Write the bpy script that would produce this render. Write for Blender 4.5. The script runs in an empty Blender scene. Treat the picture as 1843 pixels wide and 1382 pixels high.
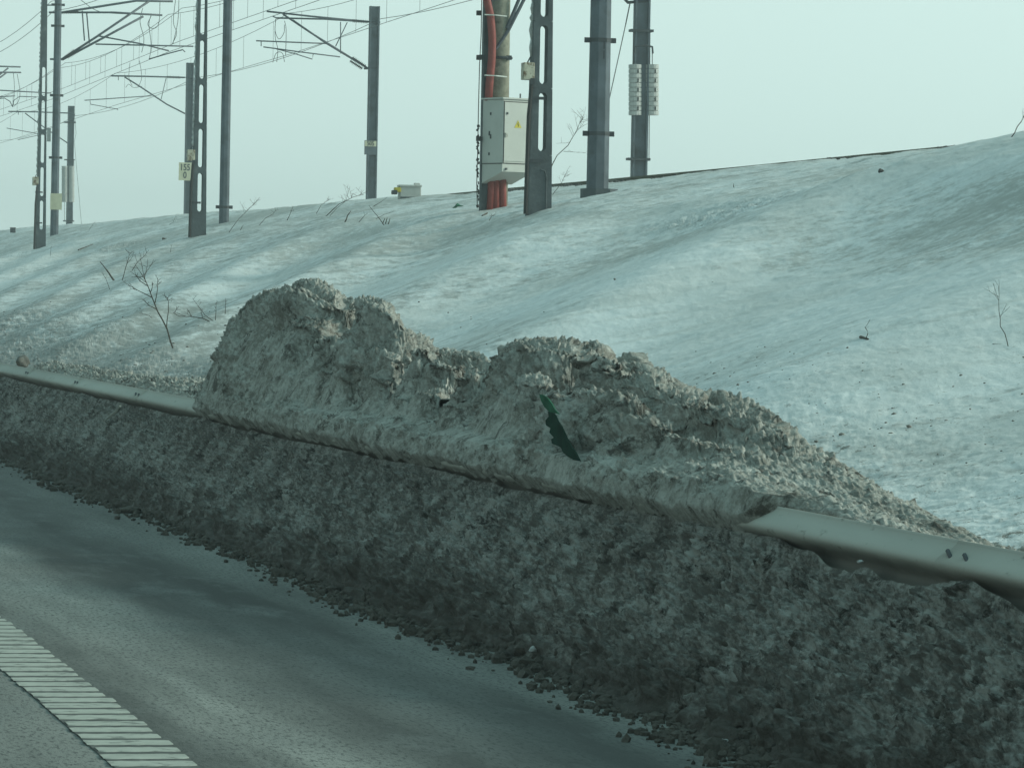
import bpy, bmesh, math, random
import numpy as np
from mathutils import Vector, Matrix
C = bpy.context.scene
COL = C.collection
rng = random.Random(7)

# ------------------------------------------------------------------ camera
F = 8000.0; CH = 1.55
ROLL = math.radians(1.09)
_x = (-800 - 921.5) / F; _y = (691 - 505) / F
_xr = _x*math.cos(ROLL) - _y*math.sin(ROLL); _yr = _x*math.sin(ROLL) + _y*math.cos(ROLL)
PITCH = math.atan(_yr); YAW = math.atan(-_xr*math.cos(PITCH))
ct, st, cp, sp = math.cos(YAW), math.sin(YAW), math.cos(PITCH), math.sin(PITCH)
vR = np.array([ct, -st, 0]); vF = np.array([st*cp, ct*cp, -sp]); vU = np.array([st*sp, ct*sp, cp])
cR = vR*math.cos(ROLL) + vU*math.sin(ROLL); cU = vU*math.cos(ROLL) - vR*math.sin(ROLL)
cam = bpy.data.cameras.new("camera"); camo = bpy.data.objects.new("camera", cam); COL.objects.link(camo)
cam.sensor_fit = 'HORIZONTAL'; cam.sensor_width = 36; cam.lens = F/1843*36
cam.clip_start = 0.5; cam.clip_end = 5000
m = Matrix.Identity(4)
for i in range(3):
    m[i][0] = cR[i]; m[i][1] = cU[i]; m[i][2] = -vF[i]
m[0][3], m[1][3], m[2][3] = 0, 0, CH
camo.matrix_world = m
C.camera = camo

# ------------------------------------------------------------------ world, sun, exposure
SUN_EL = math.radians(26)
SUN_AZ = math.atan2(0.98, -0.17)          # from +Y towards +X
sdir = Vector((math.sin(SUN_AZ)*math.cos(SUN_EL), math.cos(SUN_AZ)*math.cos(SUN_EL), math.sin(SUN_EL)))
w = bpy.data.worlds.new("World"); C.world = w; w.use_nodes = True
nt = w.node_tree; nt.nodes.clear()
wo = nt.nodes.new('ShaderNodeOutputWorld'); bg = nt.nodes.new('ShaderNodeBackground')
sky = nt.nodes.new('ShaderNodeTexSky'); sky.sky_type = 'NISHITA'; sky.sun_disc = False
sky.sun_elevation = SUN_EL; sky.sun_rotation = SUN_AZ; sky.air_density = 1.0; sky.dust_density = 4.0
# thin high cloud in front of the blue: an even pale veil, a little brighter towards the sun
tc = nt.nodes.new('ShaderNodeTexCoord'); dot = nt.nodes.new('ShaderNodeVectorMath'); dot.operation = 'DOT_PRODUCT'
dot.inputs[1].default_value = sdir
mr = nt.nodes.new('ShaderNodeMapRange'); mr.inputs[1].default_value = -1; mr.inputs[2].default_value = 1
mr.inputs[3].default_value = 0.50; mr.inputs[4].default_value = 1.16
veil = nt.nodes.new('ShaderNodeMix'); veil.data_type = 'RGBA'; veil.blend_type = 'MULTIPLY'; veil.inputs[0].default_value = 1
el = nt.nodes.new('ShaderNodeSeparateXYZ'); nt.links.new(tc.outputs['Generated'], el.inputs[0])
er = nt.nodes.new('ShaderNodeValToRGB'); nt.links.new(el.outputs['Z'], er.inputs[0]); er.color_ramp.interpolation = 'EASE'
er.color_ramp.elements[0].position = .06; er.color_ramp.elements[0].color = (.80, 1.06, 1.005, 1)
er.color_ramp.elements[1].position = .55; er.color_ramp.elements[1].color = (.30, .56, .575, 1)
vs_ = nt.nodes.new('ShaderNodeVectorMath'); vs_.operation = 'SCALE'; vs_.inputs['Scale'].default_value = 12.3
nt.links.new(er.outputs[0], vs_.inputs[0]); nt.links.new(vs_.outputs[0], veil.inputs[6])
nt.links.new(tc.outputs['Generated'], dot.inputs[0]); nt.links.new(dot.outputs['Value'], mr.inputs[0])
nt.links.new(mr.outputs[0], veil.inputs[7])
mx = nt.nodes.new('ShaderNodeMix'); mx.data_type = 'RGBA'; mx.inputs[0].default_value = 0.93
nt.links.new(sky.outputs[0], mx.inputs[6]); nt.links.new(veil.outputs[2], mx.inputs[7])
nt.links.new(mx.outputs[2], bg.inputs[0]); bg.inputs[1].default_value = 0.085
nt.links.new(bg.outputs[0], wo.inputs[0])
sl = bpy.data.lights.new("sun", 'SUN'); sl.energy = 2.8; sl.angle = math.radians(16); sl.color = (0.93, 1.0, 0.86)
so = bpy.data.objects.new("sun", sl); COL.objects.link(so)
so.rotation_euler = (-sdir).to_track_quat('-Z', 'Y').to_euler()
C.view_settings.view_transform = 'Standard'; C.view_settings.look = 'None'
C.view_settings.exposure = 0; C.view_settings.gamma = 1
C.cycles.volume_bounces = 0; C.cycles.max_bounces = 6

# ------------------------------------------------------------------ helpers
def ray(u, v): return cR*((u-921.5)/F) + cU*((691-v)/F) + vF
def atX(u, v, X):
    d = ray(u, v); return np.array([0, 0, CH]) + d*(X/d[0])
def atY(u, v, Y):
    d = ray(u, v); return np.array([0, 0, CH]) + d*(Y/d[1])

def tag(o, label=None, cat=None, group=None, kind=None):
    if label: o['label'] = label
    if cat: o['category'] = cat
    if group: o['group'] = group
    if kind: o['kind'] = kind
    return o
def empty(name, loc, label=None, cat=None, group=None):
    o = bpy.data.objects.new(name, None); COL.objects.link(o); o.location = [float(a) for a in loc]
    o.empty_display_size = 0.2
    return tag(o, label, cat, group)
def link(name, me, parent=None, mat=None, smooth=False):
    if mat: me.materials.append(mat)
    if smooth: me.polygons.foreach_set('use_smooth', [True]*len(me.polygons))
    o = bpy.data.objects.new(name, me); COL.objects.link(o)
    if parent:
        o.parent = parent; o.matrix_parent_inverse = Matrix.Translation(parent.location).inverted()
    return o

class MB:
    """collects world-space pieces, links them as one mesh"""
    def __init__(s): s.v = []; s.f = []
    def add(s, vs, fs):
        b = len(s.v); s.v += [tuple(float(c) for c in p) for p in vs]; s.f += [tuple(b+i for i in f) for f in fs]
    def box(s, c, size, rz=0, taper=1.0, M=None):
        x, y, z = size[0]/2, size[1]/2, size[2]/2; ps = []
        for dz, k in ((-z, 1), (z, taper)):
            for dx, dy in ((-x, -y), (x, -y), (x, y), (-x, y)):
                p = Vector((dx*k, dy*k, dz))
                if M is not None: p = M @ p
                elif rz: p = Matrix.Rotation(rz, 3, 'Z') @ p
                ps.append((p.x+c[0], p.y+c[1], p.z+c[2]))
        s.add(ps, [(3, 2, 1, 0), (4, 5, 6, 7), (0, 1, 5, 4), (1, 2, 6, 5), (2, 3, 7, 6), (3, 0, 4, 7)])
    def tube(s, pts, r, n=8, cap=True):
        pts = [Vector([float(c) for c in p]) for p in pts]
        rs = r if isinstance(r, (list, tuple)) else [r]*len(pts)
        rings = []; ref = None
        for i, p in enumerate(pts):
            t = (pts[min(i+1, len(pts)-1)] - pts[max(i-1, 0)]).normalized()
            if ref is None: ref = Vector((0, 0, 1)) if abs(t.z) < .9 else Vector((1, 0, 0))
            a = t.cross(ref).normalized(); b = t.cross(a).normalized(); ref = a.cross(t).normalized() if False else ref
            if abs(t.dot(ref)) > .97: ref = Vector((1, 0, 0)) if abs(t.x) < .9 else Vector((0, 1, 0)); a = t.cross(ref).normalized(); b = t.cross(a).normalized()
            rings.append([p + (a*math.cos(2*math.pi*k/n) + b*math.sin(2*math.pi*k/n))*rs[i] for k in range(n)])
        vs = [q for ring in rings for q in ring]; fs = []
        for i in range(len(rings)-1):
            for k in range(n):
                fs.append((i*n+k, i*n+(k+1) % n, (i+1)*n+(k+1) % n, (i+1)*n+k))
        if cap: fs += [tuple(range(n))[::-1], tuple((len(rings)-1)*n+k for k in range(n))]
        s.add(vs, fs)
    def insulator(s, a, b, r=.075, n=8, ribs=9):
        a = Vector([float(c) for c in a]); b = Vector([float(c) for c in b]); pts = []; rs = []
        for i in range(ribs):
            for t, k in ((0, .35), (.3, .35), (.45, 1), (.6, .9), (.75, .35)):
                pts.append(a.lerp(b, (i+t)/ribs)); rs.append(r*k)
        pts.append(b); rs.append(r*.35); s.tube(pts, rs, n)
    def prism(s, outline, z0, z1, c0, c1=None, k1=1.0):
        """outline xy polygon extruded from z0 to z1 centred on c0 -> c1"""
        c1 = c1 or c0; n = len(outline)
        vs = [(x+c0[0], y+c0[1], z0) for x, y in outline] + [(x*k1+c1[0], y*k1+c1[1], z1) for x, y in outline]
        s.add(vs, [tuple(range(n))[::-1], tuple(range(n, 2*n))] + [(i, (i+1) % n, n+(i+1) % n, n+i) for i in range(n)])
    def build(s, name, mat, parent=None, smooth=False, bevel=0):
        me = bpy.data.meshes.new(name); me.from_pydata(s.v, [], s.f); me.update()
        o = link(name, me, parent, mat, smooth)
        if bevel:
            b = o.modifiers.new('bevel', 'BEVEL'); b.width = bevel; b.segments = 2; b.limit_method = 'ANGLE'
        return o

# numpy noise
def _h(i, j, k, s):
    n = (i*374761393 + j*668265263 + k*2147483647 + s*1274126177) & 0xffffffff
    n = ((n ^ (n >> 13))*1274126177) & 0xffffffff
    n = ((n ^ (n >> 16))*2246822519) & 0xffffffff
    return ((n ^ (n >> 15)) & 0xffffff)/float(0xffffff)*2-1
def noise3(x, y, z, s=0):
    xi, yi, zi = np.floor(x).astype(np.int64), np.floor(y).astype(np.int64), np.floor(z).astype(np.int64)
    fx, fy, fz = x-xi, y-yi, z-zi
    ux, uy, uz = fx*fx*fx*(fx*(fx*6-15)+10), fy*fy*fy*(fy*(fy*6-15)+10), fz*fz*fz*(fz*(fz*6-15)+10)
    r = 0
    for a in (0, 1):
        for b in (0, 1):
            for c in (0, 1):
                r = r + _h(xi+a, yi+b, zi+c, s)*(ux if a else 1-ux)*(uy if b else 1-uy)*(uz if c else 1-uz)
    return r
def noise2(x, y, s=0): return noise3(x, y, np.zeros_like(x)+.5, s)
def noise1(x, s=0): return noise3(x, np.zeros_like(x)+.5, np.zeros_like(x)+.5, s)
def fbm3(x, y, z, o=4, s=0, lac=2.03, g=.5):
    r = 0; a = 1
    for i in range(o):
        r = r + a*noise3(x+i*17.3, y-i*9.1, z+i*5.7, s+i); x, y, z = x*lac, y*lac, z*lac; a *= g
    return r
def sstep(a, b, x):
    t = np.clip((x-a)/(b-a), 0, 1); return t*t*(3-2*t)

def grid_mesh(name, X, Y, Z, mat, parent=None):
    """2-D arrays of positions -> smooth shaded quad grid"""
    r, c = X.shape
    co = np.stack([X, Y, Z], -1).reshape(-1, 3).astype(np.float32)
    idx = np.arange(r*c).reshape(r, c)
    q = np.stack([idx[:-1, :-1], idx[:-1, 1:], idx[1:, 1:], idx[1:, :-1]], -1).reshape(-1, 4)
    me = bpy.data.meshes.new(name)
    me.vertices.add(len(co)); me.vertices.foreach_set('co', co.ravel())
    me.loops.add(q.size); me.loops.foreach_set('vertex_index', q.ravel().astype(np.int32))
    me.polygons.add(len(q)); me.polygons.foreach_set('loop_start', np.arange(0, q.size, 4, dtype=np.int32))
    me.polygons.foreach_set('use_smooth', np.ones(len(q), bool))
    me.update(calc_edges=True); me.validate()
    return link(name, me, parent, mat)
def normals(X, Y, Z):
    P = np.stack([X, Y, Z], -1)
    du = np.gradient(P, axis=1); dv = np.gradient(P, axis=0)
    n = np.cross(du, dv); n /= np.linalg.norm(n, axis=-1, keepdims=True)+1e-9
    n *= np.sign(n[..., 2:3]+1e-6) if n[..., 2].mean() < 0 else 1
    return n

# ------------------------------------------------------------------ materials
def newmat(name):
    mt = bpy.data.materials.new(name); mt.use_nodes = True; nt = mt.node_tree
    b = nt.nodes['Principled BSDF']; b.inputs['Specular IOR Level'].default_value = .3
    return mt, nt, b
def nnoise(nt, scale, detail=4, rough=.55, vec=None, dist=0):
    n = nt.nodes.new('ShaderNodeTexNoise'); n.inputs['Scale'].default_value = scale
    n.inputs['Detail'].default_value = detail; n.inputs['Roughness'].default_value = rough; n.inputs['Distortion'].default_value = dist
    nt.links.new(vec if vec else coord(nt), n.inputs['Vector']); return n.outputs[0]
def coord(nt, scale=(1, 1, 1), rot=(0, 0, 0)):
    t = nt.nodes.new('ShaderNodeNewGeometry'); mp = nt.nodes.new('ShaderNodeMapping')
    mp.inputs['Scale'].default_value = scale; mp.inputs['Rotation'].default_value = rot
    nt.links.new(t.outputs['Position'], mp.inputs[0]); return mp.outputs[0]
def ramp(nt, fac, stops):
    r = nt.nodes.new('ShaderNodeValToRGB'); nt.links.new(fac, r.inputs[0]); e = r.color_ramp.elements
    while len(e) < len(stops): e.new(.5)
    for k, (p, c) in enumerate(stops):
        e[k].position = p; e[k].color = (c, c, c, 1) if isinstance(c, (int, float)) else (*c, 1)
    return r.outputs[0]
def mixc(nt, fac, a, b, mode='MIX'):
    n = nt.nodes.new('ShaderNodeMix'); n.data_type = 'RGBA'; n.blend_type = mode
    for s, val in ((0, fac), (6, a), (7, b)):
        if hasattr(val, 'is_output'): nt.links.new(val, n.inputs[s])
        elif isinstance(val, (int, float)): n.inputs[s].default_value = val if s == 0 else (val, val, val, 1)
        else: n.inputs[s].default_value = (*val, 1)
    return n.outputs[2]
def bump(nt, b, h, strength, dist):
    n = nt.nodes.new('ShaderNodeBump'); n.inputs['Strength'].default_value = strength; n.inputs['Distance'].default_value = dist
    nt.links.new(h, n.inputs['Height']); nt.links.new(n.outputs[0], b.inputs['Normal'])
def simple(name, col, rough=.7, metal=0, var=.25, scale=6, bmp=.0, stain=None):
    mt, nt, b = newmat(name)
    a = tuple(c*(1-var) for c in col); z = tuple(min(1, c*(1+var)) for c in col)
    base = mixc(nt, ramp(nt, nnoise(nt, scale, 5, .6), [(.3, 0), (.7, 1)]), a, z)
    if stain:
        base = mixc(nt, ramp(nt, nnoise(nt, stain[1], 6, .65), [(stain[2], 0), (stain[2]+.12, 1)]), base, stain[0])
    nt.links.new(base, b.inputs['Base Color']); b.inputs['Roughness'].default_value = rough; b.inputs['Metallic'].default_value = metal
    if bmp: bump(nt, b, nnoise(nt, scale*6, 5), 1, bmp)
    return mt

def mat_dirty_snow(name, light, mid, dark, t0, t1, bscale=22, bd=.02):
    mt, nt, b = newmat(name)
    cv = coord(nt, (1.2, .5, 1), (0, math.radians(0), 0)); n1 = nnoise(nt, 3.2, 8, .68, cv); n2 = nnoise(nt, 15, 8, .74, cv, .3); n3 = nnoise(nt, 48, 5, .7, cv)
    s = mixc(nt, .5, n1, n2); s = mixc(nt, .35, s, n3)
    gs = nt.nodes.new('ShaderNodeNewGeometry'); sp_ = nt.nodes.new('ShaderNodeSeparateXYZ'); nt.links.new(gs.outputs['Position'], sp_.inputs[0])
    def ml(a, k):
        n = nt.nodes.new('ShaderNodeMath'); n.operation = 'MULTIPLY'; nt.links.new(a, n.inputs[0]); n.inputs[1].default_value = k; return n.outputs[0]
    ad = nt.nodes.new('ShaderNodeMath'); nt.links.new(sp_.outputs['X'], ad.inputs[0]); nt.links.new(sp_.outputs['Z'], ad.inputs[1])
    cb = nt.nodes.new('ShaderNodeCombineXYZ'); nt.links.new(ml(ad.outputs[0], 3.2), cb.inputs[0]); nt.links.new(ml(sp_.outputs['Y'], 4.5), cb.inputs[1])
    s = mixc(nt, .34, s, nnoise(nt, 1.6, 6, .72, cb.outputs[0]))
    c = mixc(nt, ramp(nt, s, [(t0, 0), (t1, 1)]), mid, light)
    c = mixc(nt, ramp(nt, nnoise(nt, 7, 8, .78, cv, .5), [(.38, 1), (.47, 0)]), c, dark)
    nt.links.new(c, b.inputs['Base Color']); b.inputs['Roughness'].default_value = .8
    h = mixc(nt, .45, nnoise(nt, bscale, 8, .75), nnoise(nt, bscale*4, 4, .7))
    bump(nt, b, h, 1.0, bd); return mt
def math_(op, a, b_):
    n = nt.nodes.new('ShaderNodeMath'); n.operation = op
    for i, q in enumerate((a, b_)):
        if hasattr(q, 'is_output'): nt.links.new(q, n.inputs[i])
        else: n.inputs[i].default_value = q
    return n.outputs[0]
M = {}
def mat_dirty_snow_toe(mt):
    nt = mt.node_tree; b = nt.nodes['Principled BSDF']; src = b.inputs['Base Color'].links[0].from_socket
    g = nt.nodes.new('ShaderNodeNewGeometry'); sp_ = nt.nodes.new('ShaderNodeSeparateXYZ'); nt.links.new(g.outputs['Position'], sp_.inputs[0])
    # brown slush flung up by wheels, splashed unevenly over the foot of the bank
    f = math_('ADD', sp_.outputs['X'], math_('MULTIPLY', nnoise(nt, 6, 6, .7), .5))
    c = mixc(nt, ramp(nt, math_('SUBTRACT', f, 4.0), [(.30, 1), (.50, 0)]), src, mixc(nt, nnoise(nt, 30, 4, .7), (.035, .03, .025), (.11, .095, .08)))
    nt.links.new(c, b.inputs['Base Color'])
M['pile'] = mat_dirty_snow('dirty_pile_snow', (.52, .51, .465), (.24, .228, .198), (.095, .086, .072), .45, .56, bd=.02)
M['bank'] = mat_dirty_snow('grimy_bank_snow', (.39, .38, .35), (.128, .118, .104), (.04, .035, .029), .465, .55, bd=.02)
M['clod'] = mat_dirty_snow('slush_clod', (.15, .135, .115), (.075, .066, .055), (.04, .034, .03), .42, .6)
nt = M['bank'].node_tree; mat_dirty_snow_toe(M['bank'])

mt, nt, b = newmat('wind_crusted_snow'); M['snow'] = mt
crust = coord(nt, (.55, .28, 1.0))
c = mixc(nt, ramp(nt, nnoise(nt, 1.0, 9, .62, crust), [(.42, 0), (.64, 1)]), (.68, .69, .685), (.58, .575, .555))
c = mixc(nt, ramp(nt, nnoise(nt, 22, 6, .7, coord(nt, (.8, .5, 1))), [(.28, 1), (.40, 0)]), c, (.36, .345, .31))
# grit thrown by the ploughs: clear of the upper slope, thick near the bottom of it
g = nt.nodes.new('ShaderNodeNewGeometry'); sx = nt.nodes.new('ShaderNodeSeparateXYZ'); nt.links.new(g.outputs['Position'], sx.inputs[0])
def vor(scale, vec):
    v = nt.nodes.new('ShaderNodeTexVoronoi'); v.inputs['Scale'].default_value = scale; nt.links.new(vec, v.inputs['Vector']); return v.outputs['Distance']
low = nt.nodes.new('ShaderNodeMapRange'); nt.links.new(sx.outputs['X'], low.inputs[0])
low.inputs[1].default_value = 11.5; low.inputs[2].default_value = 7.0; low.inputs[3].default_value = -.12; low.inputs[4].default_value = .07
spots = math_('ADD', nnoise(nt, 9, 4, .75, coord(nt, (1, .7, 1))), low.outputs[0])
spots = math_('ADD', spots, math_('MULTIPLY', math_('SUBTRACT', nnoise(nt, .35, 3), .5), .35))
c = mixc(nt, ramp(nt, nnoise(nt, 1.0, 8, .7, coord(nt, (.5, 2.2, .5), (0, 0, .25))), [(.50, 0), (.68, 1)]), c, (.53, .53, .51))
grime = math_('ADD', low.outputs[0], math_('MULTIPLY', nnoise(nt, 3, 9, .8, coord(nt, (1, .5, 1))), 1.0))
grime = math_('ADD', grime, math_('MULTIPLY', math_('SUBTRACT', nnoise(nt, .12, 2), .5), .5))
far_ = nt.nodes.new('ShaderNodeMapRange'); nt.links.new(sx.outputs['Y'], far_.inputs[0]); far_.inputs[1].default_value = 38; far_.inputs[2].default_value = 60; far_.inputs[3].default_value = -.02; far_.inputs[4].default_value = .16
grime = math_('ADD', grime, far_.outputs[0])
c = mixc(nt, ramp(nt, grime, [(.50, 0), (.66, 1)]), c, (.30, .295, .275))
cr = nt.nodes.new('ShaderNodeMapRange'); nt.links.new(sx.outputs['X'], cr.inputs[0]); cr.interpolation_type = 'SMOOTHSTEP'
cr.inputs[1].default_value = 10.5; cr.inputs[2].default_value = 13.5; cr.inputs[3].default_value = -.22; cr.inputs[4].default_value = .02
cf = math_('ADD', cr.outputs[0], nnoise(nt, 5, 8, .8, coord(nt, (1, .6, 1))))
cf = math_('ADD', cf, math_('MULTIPLY', math_('SUBTRACT', nnoise(nt, .28, 3, .5, coord(nt, (1, .45, 1))), .5), .8))
c = mixc(nt, ramp(nt, cf, [(.52, 0), (.66, 1)]), c, (.40, .395, .37))
c = mixc(nt, ramp(nt, spots, [(.60, 0), (.68, 1)]), c, (.20, .185, .16))
nt.links.new(c, b.inputs['Base Color']); b.inputs['Roughness'].default_value = .65
h = mixc(nt, .5, nnoise(nt, 7, 7, .62, coord(nt, (.8, .4, 1))), nnoise(nt, 40, 5, .7, coord(nt, (.7, .5, 1))))
bump(nt, b, h, .7, .018)

mt, nt, b = newmat('asphalt'); M['asphalt'] = mt
lanes = coord(nt, (1.3, .10, 1)); 
wheel = nnoise(nt, 1.0, 6, .6, lanes)
c = mixc(nt, ramp(nt, wheel, [(.38, 0), (.62, 1)]), (.11, .11, .10), (.35, .35, .32))
sx = nt.nodes.new('ShaderNodeSeparateXYZ'); g = nt.nodes.new('ShaderNodeNewGeometry'); nt.links.new(g.outputs['Position'], sx.inputs[0])
wob = math_('ADD', sx.outputs['X'], math_('MULTIPLY', math_('SUBTRACT', nnoise(nt, .35, 5, .6, coord(nt, (1, .5, 1))), .5), 1.3))
band = nt.nodes.new('ShaderNodeValToRGB'); nt.links.new(math_('MULTIPLY', wob, .2), band.inputs[0])  # lengthwise strips: tyre dirt, plus sunlit and shaded patches put into the colour
e = band.color_ramp.elements
for _ in range(4): e.new(.5)
for k, (p_, v_) in enumerate([(.0, .45), (.34, .55), (.47, 1.0), (.57, .50), (.68, .36), (.78, .72)]):
    e[k].position = p_; e[k].color = (v_, v_, v_, 1)
c = mixc(nt, 1, c, band.outputs[0], 'MULTIPLY')
c = mixc(nt, ramp(nt, nnoise(nt, 3, 7, .7, coord(nt, (1, .3, 1))), [(.5, 0), (.75, 1)]), c, (.17, .175, .165))
c = mixc(nt, ramp(nt, nnoise(nt, 60, 4, .75, coord(nt, (1, .22, 1))), [(.36, 1), (.50, 0)]), c, (.05, .05, .047))
nt.links.new(c, b.inputs['Base Color']); b.inputs['Roughness'].default_value = .75
bump(nt, b, nnoise(nt, 110, 3, .6), .7, .006)

M['paint'] = simple('road_marking_paint', (.36, .36, .32), .8, var=.14, scale=9, bmp=.001, stain=((.17, .17, .155), 11, .54))
mt, nt, b = newmat('galvanised_steel'); M['galv'] = mt
c = mixc(nt, ramp(nt, nnoise(nt, 1.2, 7, .6, coord(nt, (1, .3, 4))), [(.35, 0), (.65, 1)]), (.38, .365, .325), (.46, .445, .395))
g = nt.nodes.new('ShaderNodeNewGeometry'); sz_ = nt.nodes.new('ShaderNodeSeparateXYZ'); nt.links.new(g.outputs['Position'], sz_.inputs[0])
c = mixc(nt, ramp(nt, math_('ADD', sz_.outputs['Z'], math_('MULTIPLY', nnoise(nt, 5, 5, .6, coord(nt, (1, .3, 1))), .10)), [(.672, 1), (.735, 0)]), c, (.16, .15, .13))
c = mixc(nt, ramp(nt, nnoise(nt, 14, 6, .7, coord(nt, (1, .5, 1.5))), [(.60, 0), (.72, 1)]), c, (.20, .19, .16))
nt.links.new(c, b.inputs['Base Color']); b.inputs['Roughness'].default_value = .8; b.inputs['Metallic'].default_value = 0.0
M['dark_steel'] = simple('dark_steel', (.055, .06, .065), .6, .3)
M['pole_steel'] = simple('grey_pole_concrete', (.10, .118, .135), .75, var=.3, scale=2.5, bmp=.004, stain=((.06, .065, .07), 1.3, .55))
M['pole_dark'] = simple('slotted_pole_concrete', (.085, .098, .104), .85, var=.3, scale=3, bmp=.006, stain=((.16, .165, .16), 3, .60))
M['concrete'] = simple('round_pole_concrete', (.26, .245, .19), .85, var=.3, scale=9, bmp=.006, stain=((.12, .11, .09), 5, .58))
M['tube'] = simple('cantilever_tube', (.09, .10, .115), .5, .3)
M['insul'] = simple('insulator_glaze', (.05, .045, .04), .3)
M['wire'] = simple('overhead_wire', (.10, .11, .11), .6, .3)
M['cabinet'] = simple('cabinet_paint', (.50, .50, .46), .5, var=.06, scale=3, stain=((.40, .39, .33), 7, .64))
M['cabinet_gap'] = simple('cabinet_seam', (.05, .05, .05), .8)
M['yellow'] = simple('warning_yellow', (.55, .45, .06), .5, var=.1)
M['red'] = simple('red_conduit_plastic', (.25, .055, .045), .55, var=.2, scale=12, stain=((.22, .05, .045), 6, .6))
M['black'] = simple('black_cable', (.02, .02, .02), .6)
M['white_tie'] = simple('white_cable_tie', (.6, .6, .55), .5)
M['cream'] = simple('cream_sign_paint', (.56, .53, .38), .6, var=.1, stain=((.36, .33, .24), 12, .62))
M['box_rust'] = simple('rusty_box_paint', (.50, .46, .36), .7, var=.2, scale=8, stain=((.13, .07, .03), 9, .50))
M['letter'] = simple('sign_lettering', (.03, .03, .035), .6)
M['weight'] = simple('counterweight_paint', (.42, .42, .40), .7, var=.15, scale=9, stain=((.2, .2, .18), 8, .6))
M['rail_steel'] = simple('rail_steel', (.085, .085, .05), .7, .2, scale=5, stain=((.15, .15, .1), 3, .55))
M['stone'] = simple('ballast_stone', (.075, .072, .068), .9, var=.5, scale=7)
M['twig'] = simple('twig_bark', (.075, .062, .05), .85, var=.3, scale=20)
M['green'] = simple('green_plastic', (.035, .125, .075), .5, var=.35, scale=9)
M['green_dark'] = simple('dark_green_plastic', (.012, .042, .030), .5, var=.3, scale=9)
M['box_white'] = simple('trackside_box_paint', (.48, .48, .45), .6, var=.08, stain=((.22, .16, .1), 6, .62))
M['ice'] = simple('ice_lump', (.38, .39, .38), .4, var=.1)
M['brown'] = simple('brown_lump', (.13, .125, .11), .8, var=.3, scale=20, bmp=.01)

for k_, c_ in (('green', (.02, .15, .07)), ('green_dark', (.006, .05, .028))):
    b_ = M[k_].node_tree.nodes['Principled BSDF']; b_.inputs['Roughness'].default_value = .85; b_.inputs['Specular IOR Level'].default_value = .05
# ------------------------------------------------------------------ terrain
PX = [0, 4.2, 5.5, 6.5, 8, 10, 12, 13.5, 15, 16.2, 18, 20.3, 21.0, 29, 31, 36, 60]
PZ = [-.25, -.1, .15, .1, .45, 1.1, 1.75, 2.2, 2.65, 3.05, 3.43, 3.88, 3.98, 3.98, 3.7, 1, -.1]
_pxf = np.linspace(0, 60, 2401); _pzf = np.interp(_pxf, PX, PZ)
_k = np.exp(-np.linspace(-2, 2, 41)**2); _k /= _k.sum()
_pzf = np.convolve(np.pad(_pzf, 20, mode='edge'), _k, 'valid')
CREST = np.array([-60, 5, 20, 33, 45, 57, 67.5, 77, 86.5, 96, 107, 118, 130, 142, 155, 170, 185, 205, 225, 250, 280, 320, 400, 900.])
def terrain(X, Y, fine=True):
    X = np.asarray(X, float); Y = np.asarray(Y, float)
    h = np.interp(X, _pxf, _pzf)
    h = h + .30*np.clip((Y-90)/90, 0, 1.2)*sstep(16, 20, X)*(1-sstep(21, 23, X)) 
    h = h + .43*np.exp(-((X-17.6)/2.6)**2 - ((Y-48)/7.0)**4)
    h = h + .10*np.exp(-((X-20)/1.2)**2)*noise2(X*.3, Y*.07, 31)
    W = Y/np.maximum(.3, 1+.033*(X-10)) + 1.6*noise2(X*.22, Y*.06, 3)
    i = np.clip(np.searchsorted(CREST, W)-1, 0, len(CREST)-2)
    ph = (W-CREST[i])/(CREST[i+1]-CREST[i])
    s = np.where(ph < .62, .5+.5*np.cos(np.pi*np.clip(ph/.62, 0, 1)**.8), sstep(.62, 1.0, ph)**1.25)
    a0 = noise1(CREST[i]*.37, 5); a1 = noise1(CREST[i+1]*.37, 5); amp = (.27+.16*(a0+(a1-a0)*ph))*(1-.62*sstep(65, 100, Y))
    win = sstep(6.2, 9.5, X)*(1-sstep(13.5, 18.5, X))
    h = h + (s-.5)*np.clip(amp+.06, .08, .5)*win
    h = h + .05*noise2(X*.5, Y*.16, 8)*sstep(6, 9, X)
    h = h + .035*noise2(X*.9, Y*1.1, 9)
    if fine:
        up = sstep(9, 13, X)
        lowz = 1-sstep(7, 10.5, X+1.4*noise2(X*.2, Y*.12, 14))
        h = h + .011*fbm3(X*3.2, Y*2.2, h*0, 4, 20)*(.35+.65*up)
        h = h + .003*fbm3(X*16, Y*7, h*0, 3, 26)
        rough = fbm3(X*5, Y*4, h*0, 4, 40, g=.6)
        h = h + lowz*((.018+.04*sstep(35, 60, Y))*np.abs(rough)*sstep(4.5, 6.5, X))
        patch = sstep(.15, .6, noise2(X*.45, Y*.12, 15))*sstep(11.5, 13, X)*(1-sstep(15, 17, X))
        h = h + patch*.05*np.abs(rough)
    return h
def ground_at(u, v, x0=6.0, x1=22.0):
    d = ray(u, v); Xs = np.arange(x0, x1, .02); P = np.array([0, 0, CH])[None]+d[None]*(Xs/d[0])[:, None]
    hit = np.where(P[:, 2] <= terrain(P[:, 0], P[:, 1], False))[0]
    return P[hit[0]] if len(hit) else P[np.argmin(P[:, 2]-terrain(P[:, 0], P[:, 1], False))]

xs = np.exp(np.linspace(math.log(4.75), math.log(21.2), 760))
xs = np.concatenate([xs, np.linspace(21.3, 60, 60)])
ks = np.concatenate([np.exp(np.linspace(math.log(.35), math.log(2.85), 120))[:-1], np.exp(np.linspace(math.log(2.85), math.log(10.6), 1150))[:-1], np.exp(np.linspace(math.log(10.6), math.log(30), 130))])
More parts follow.
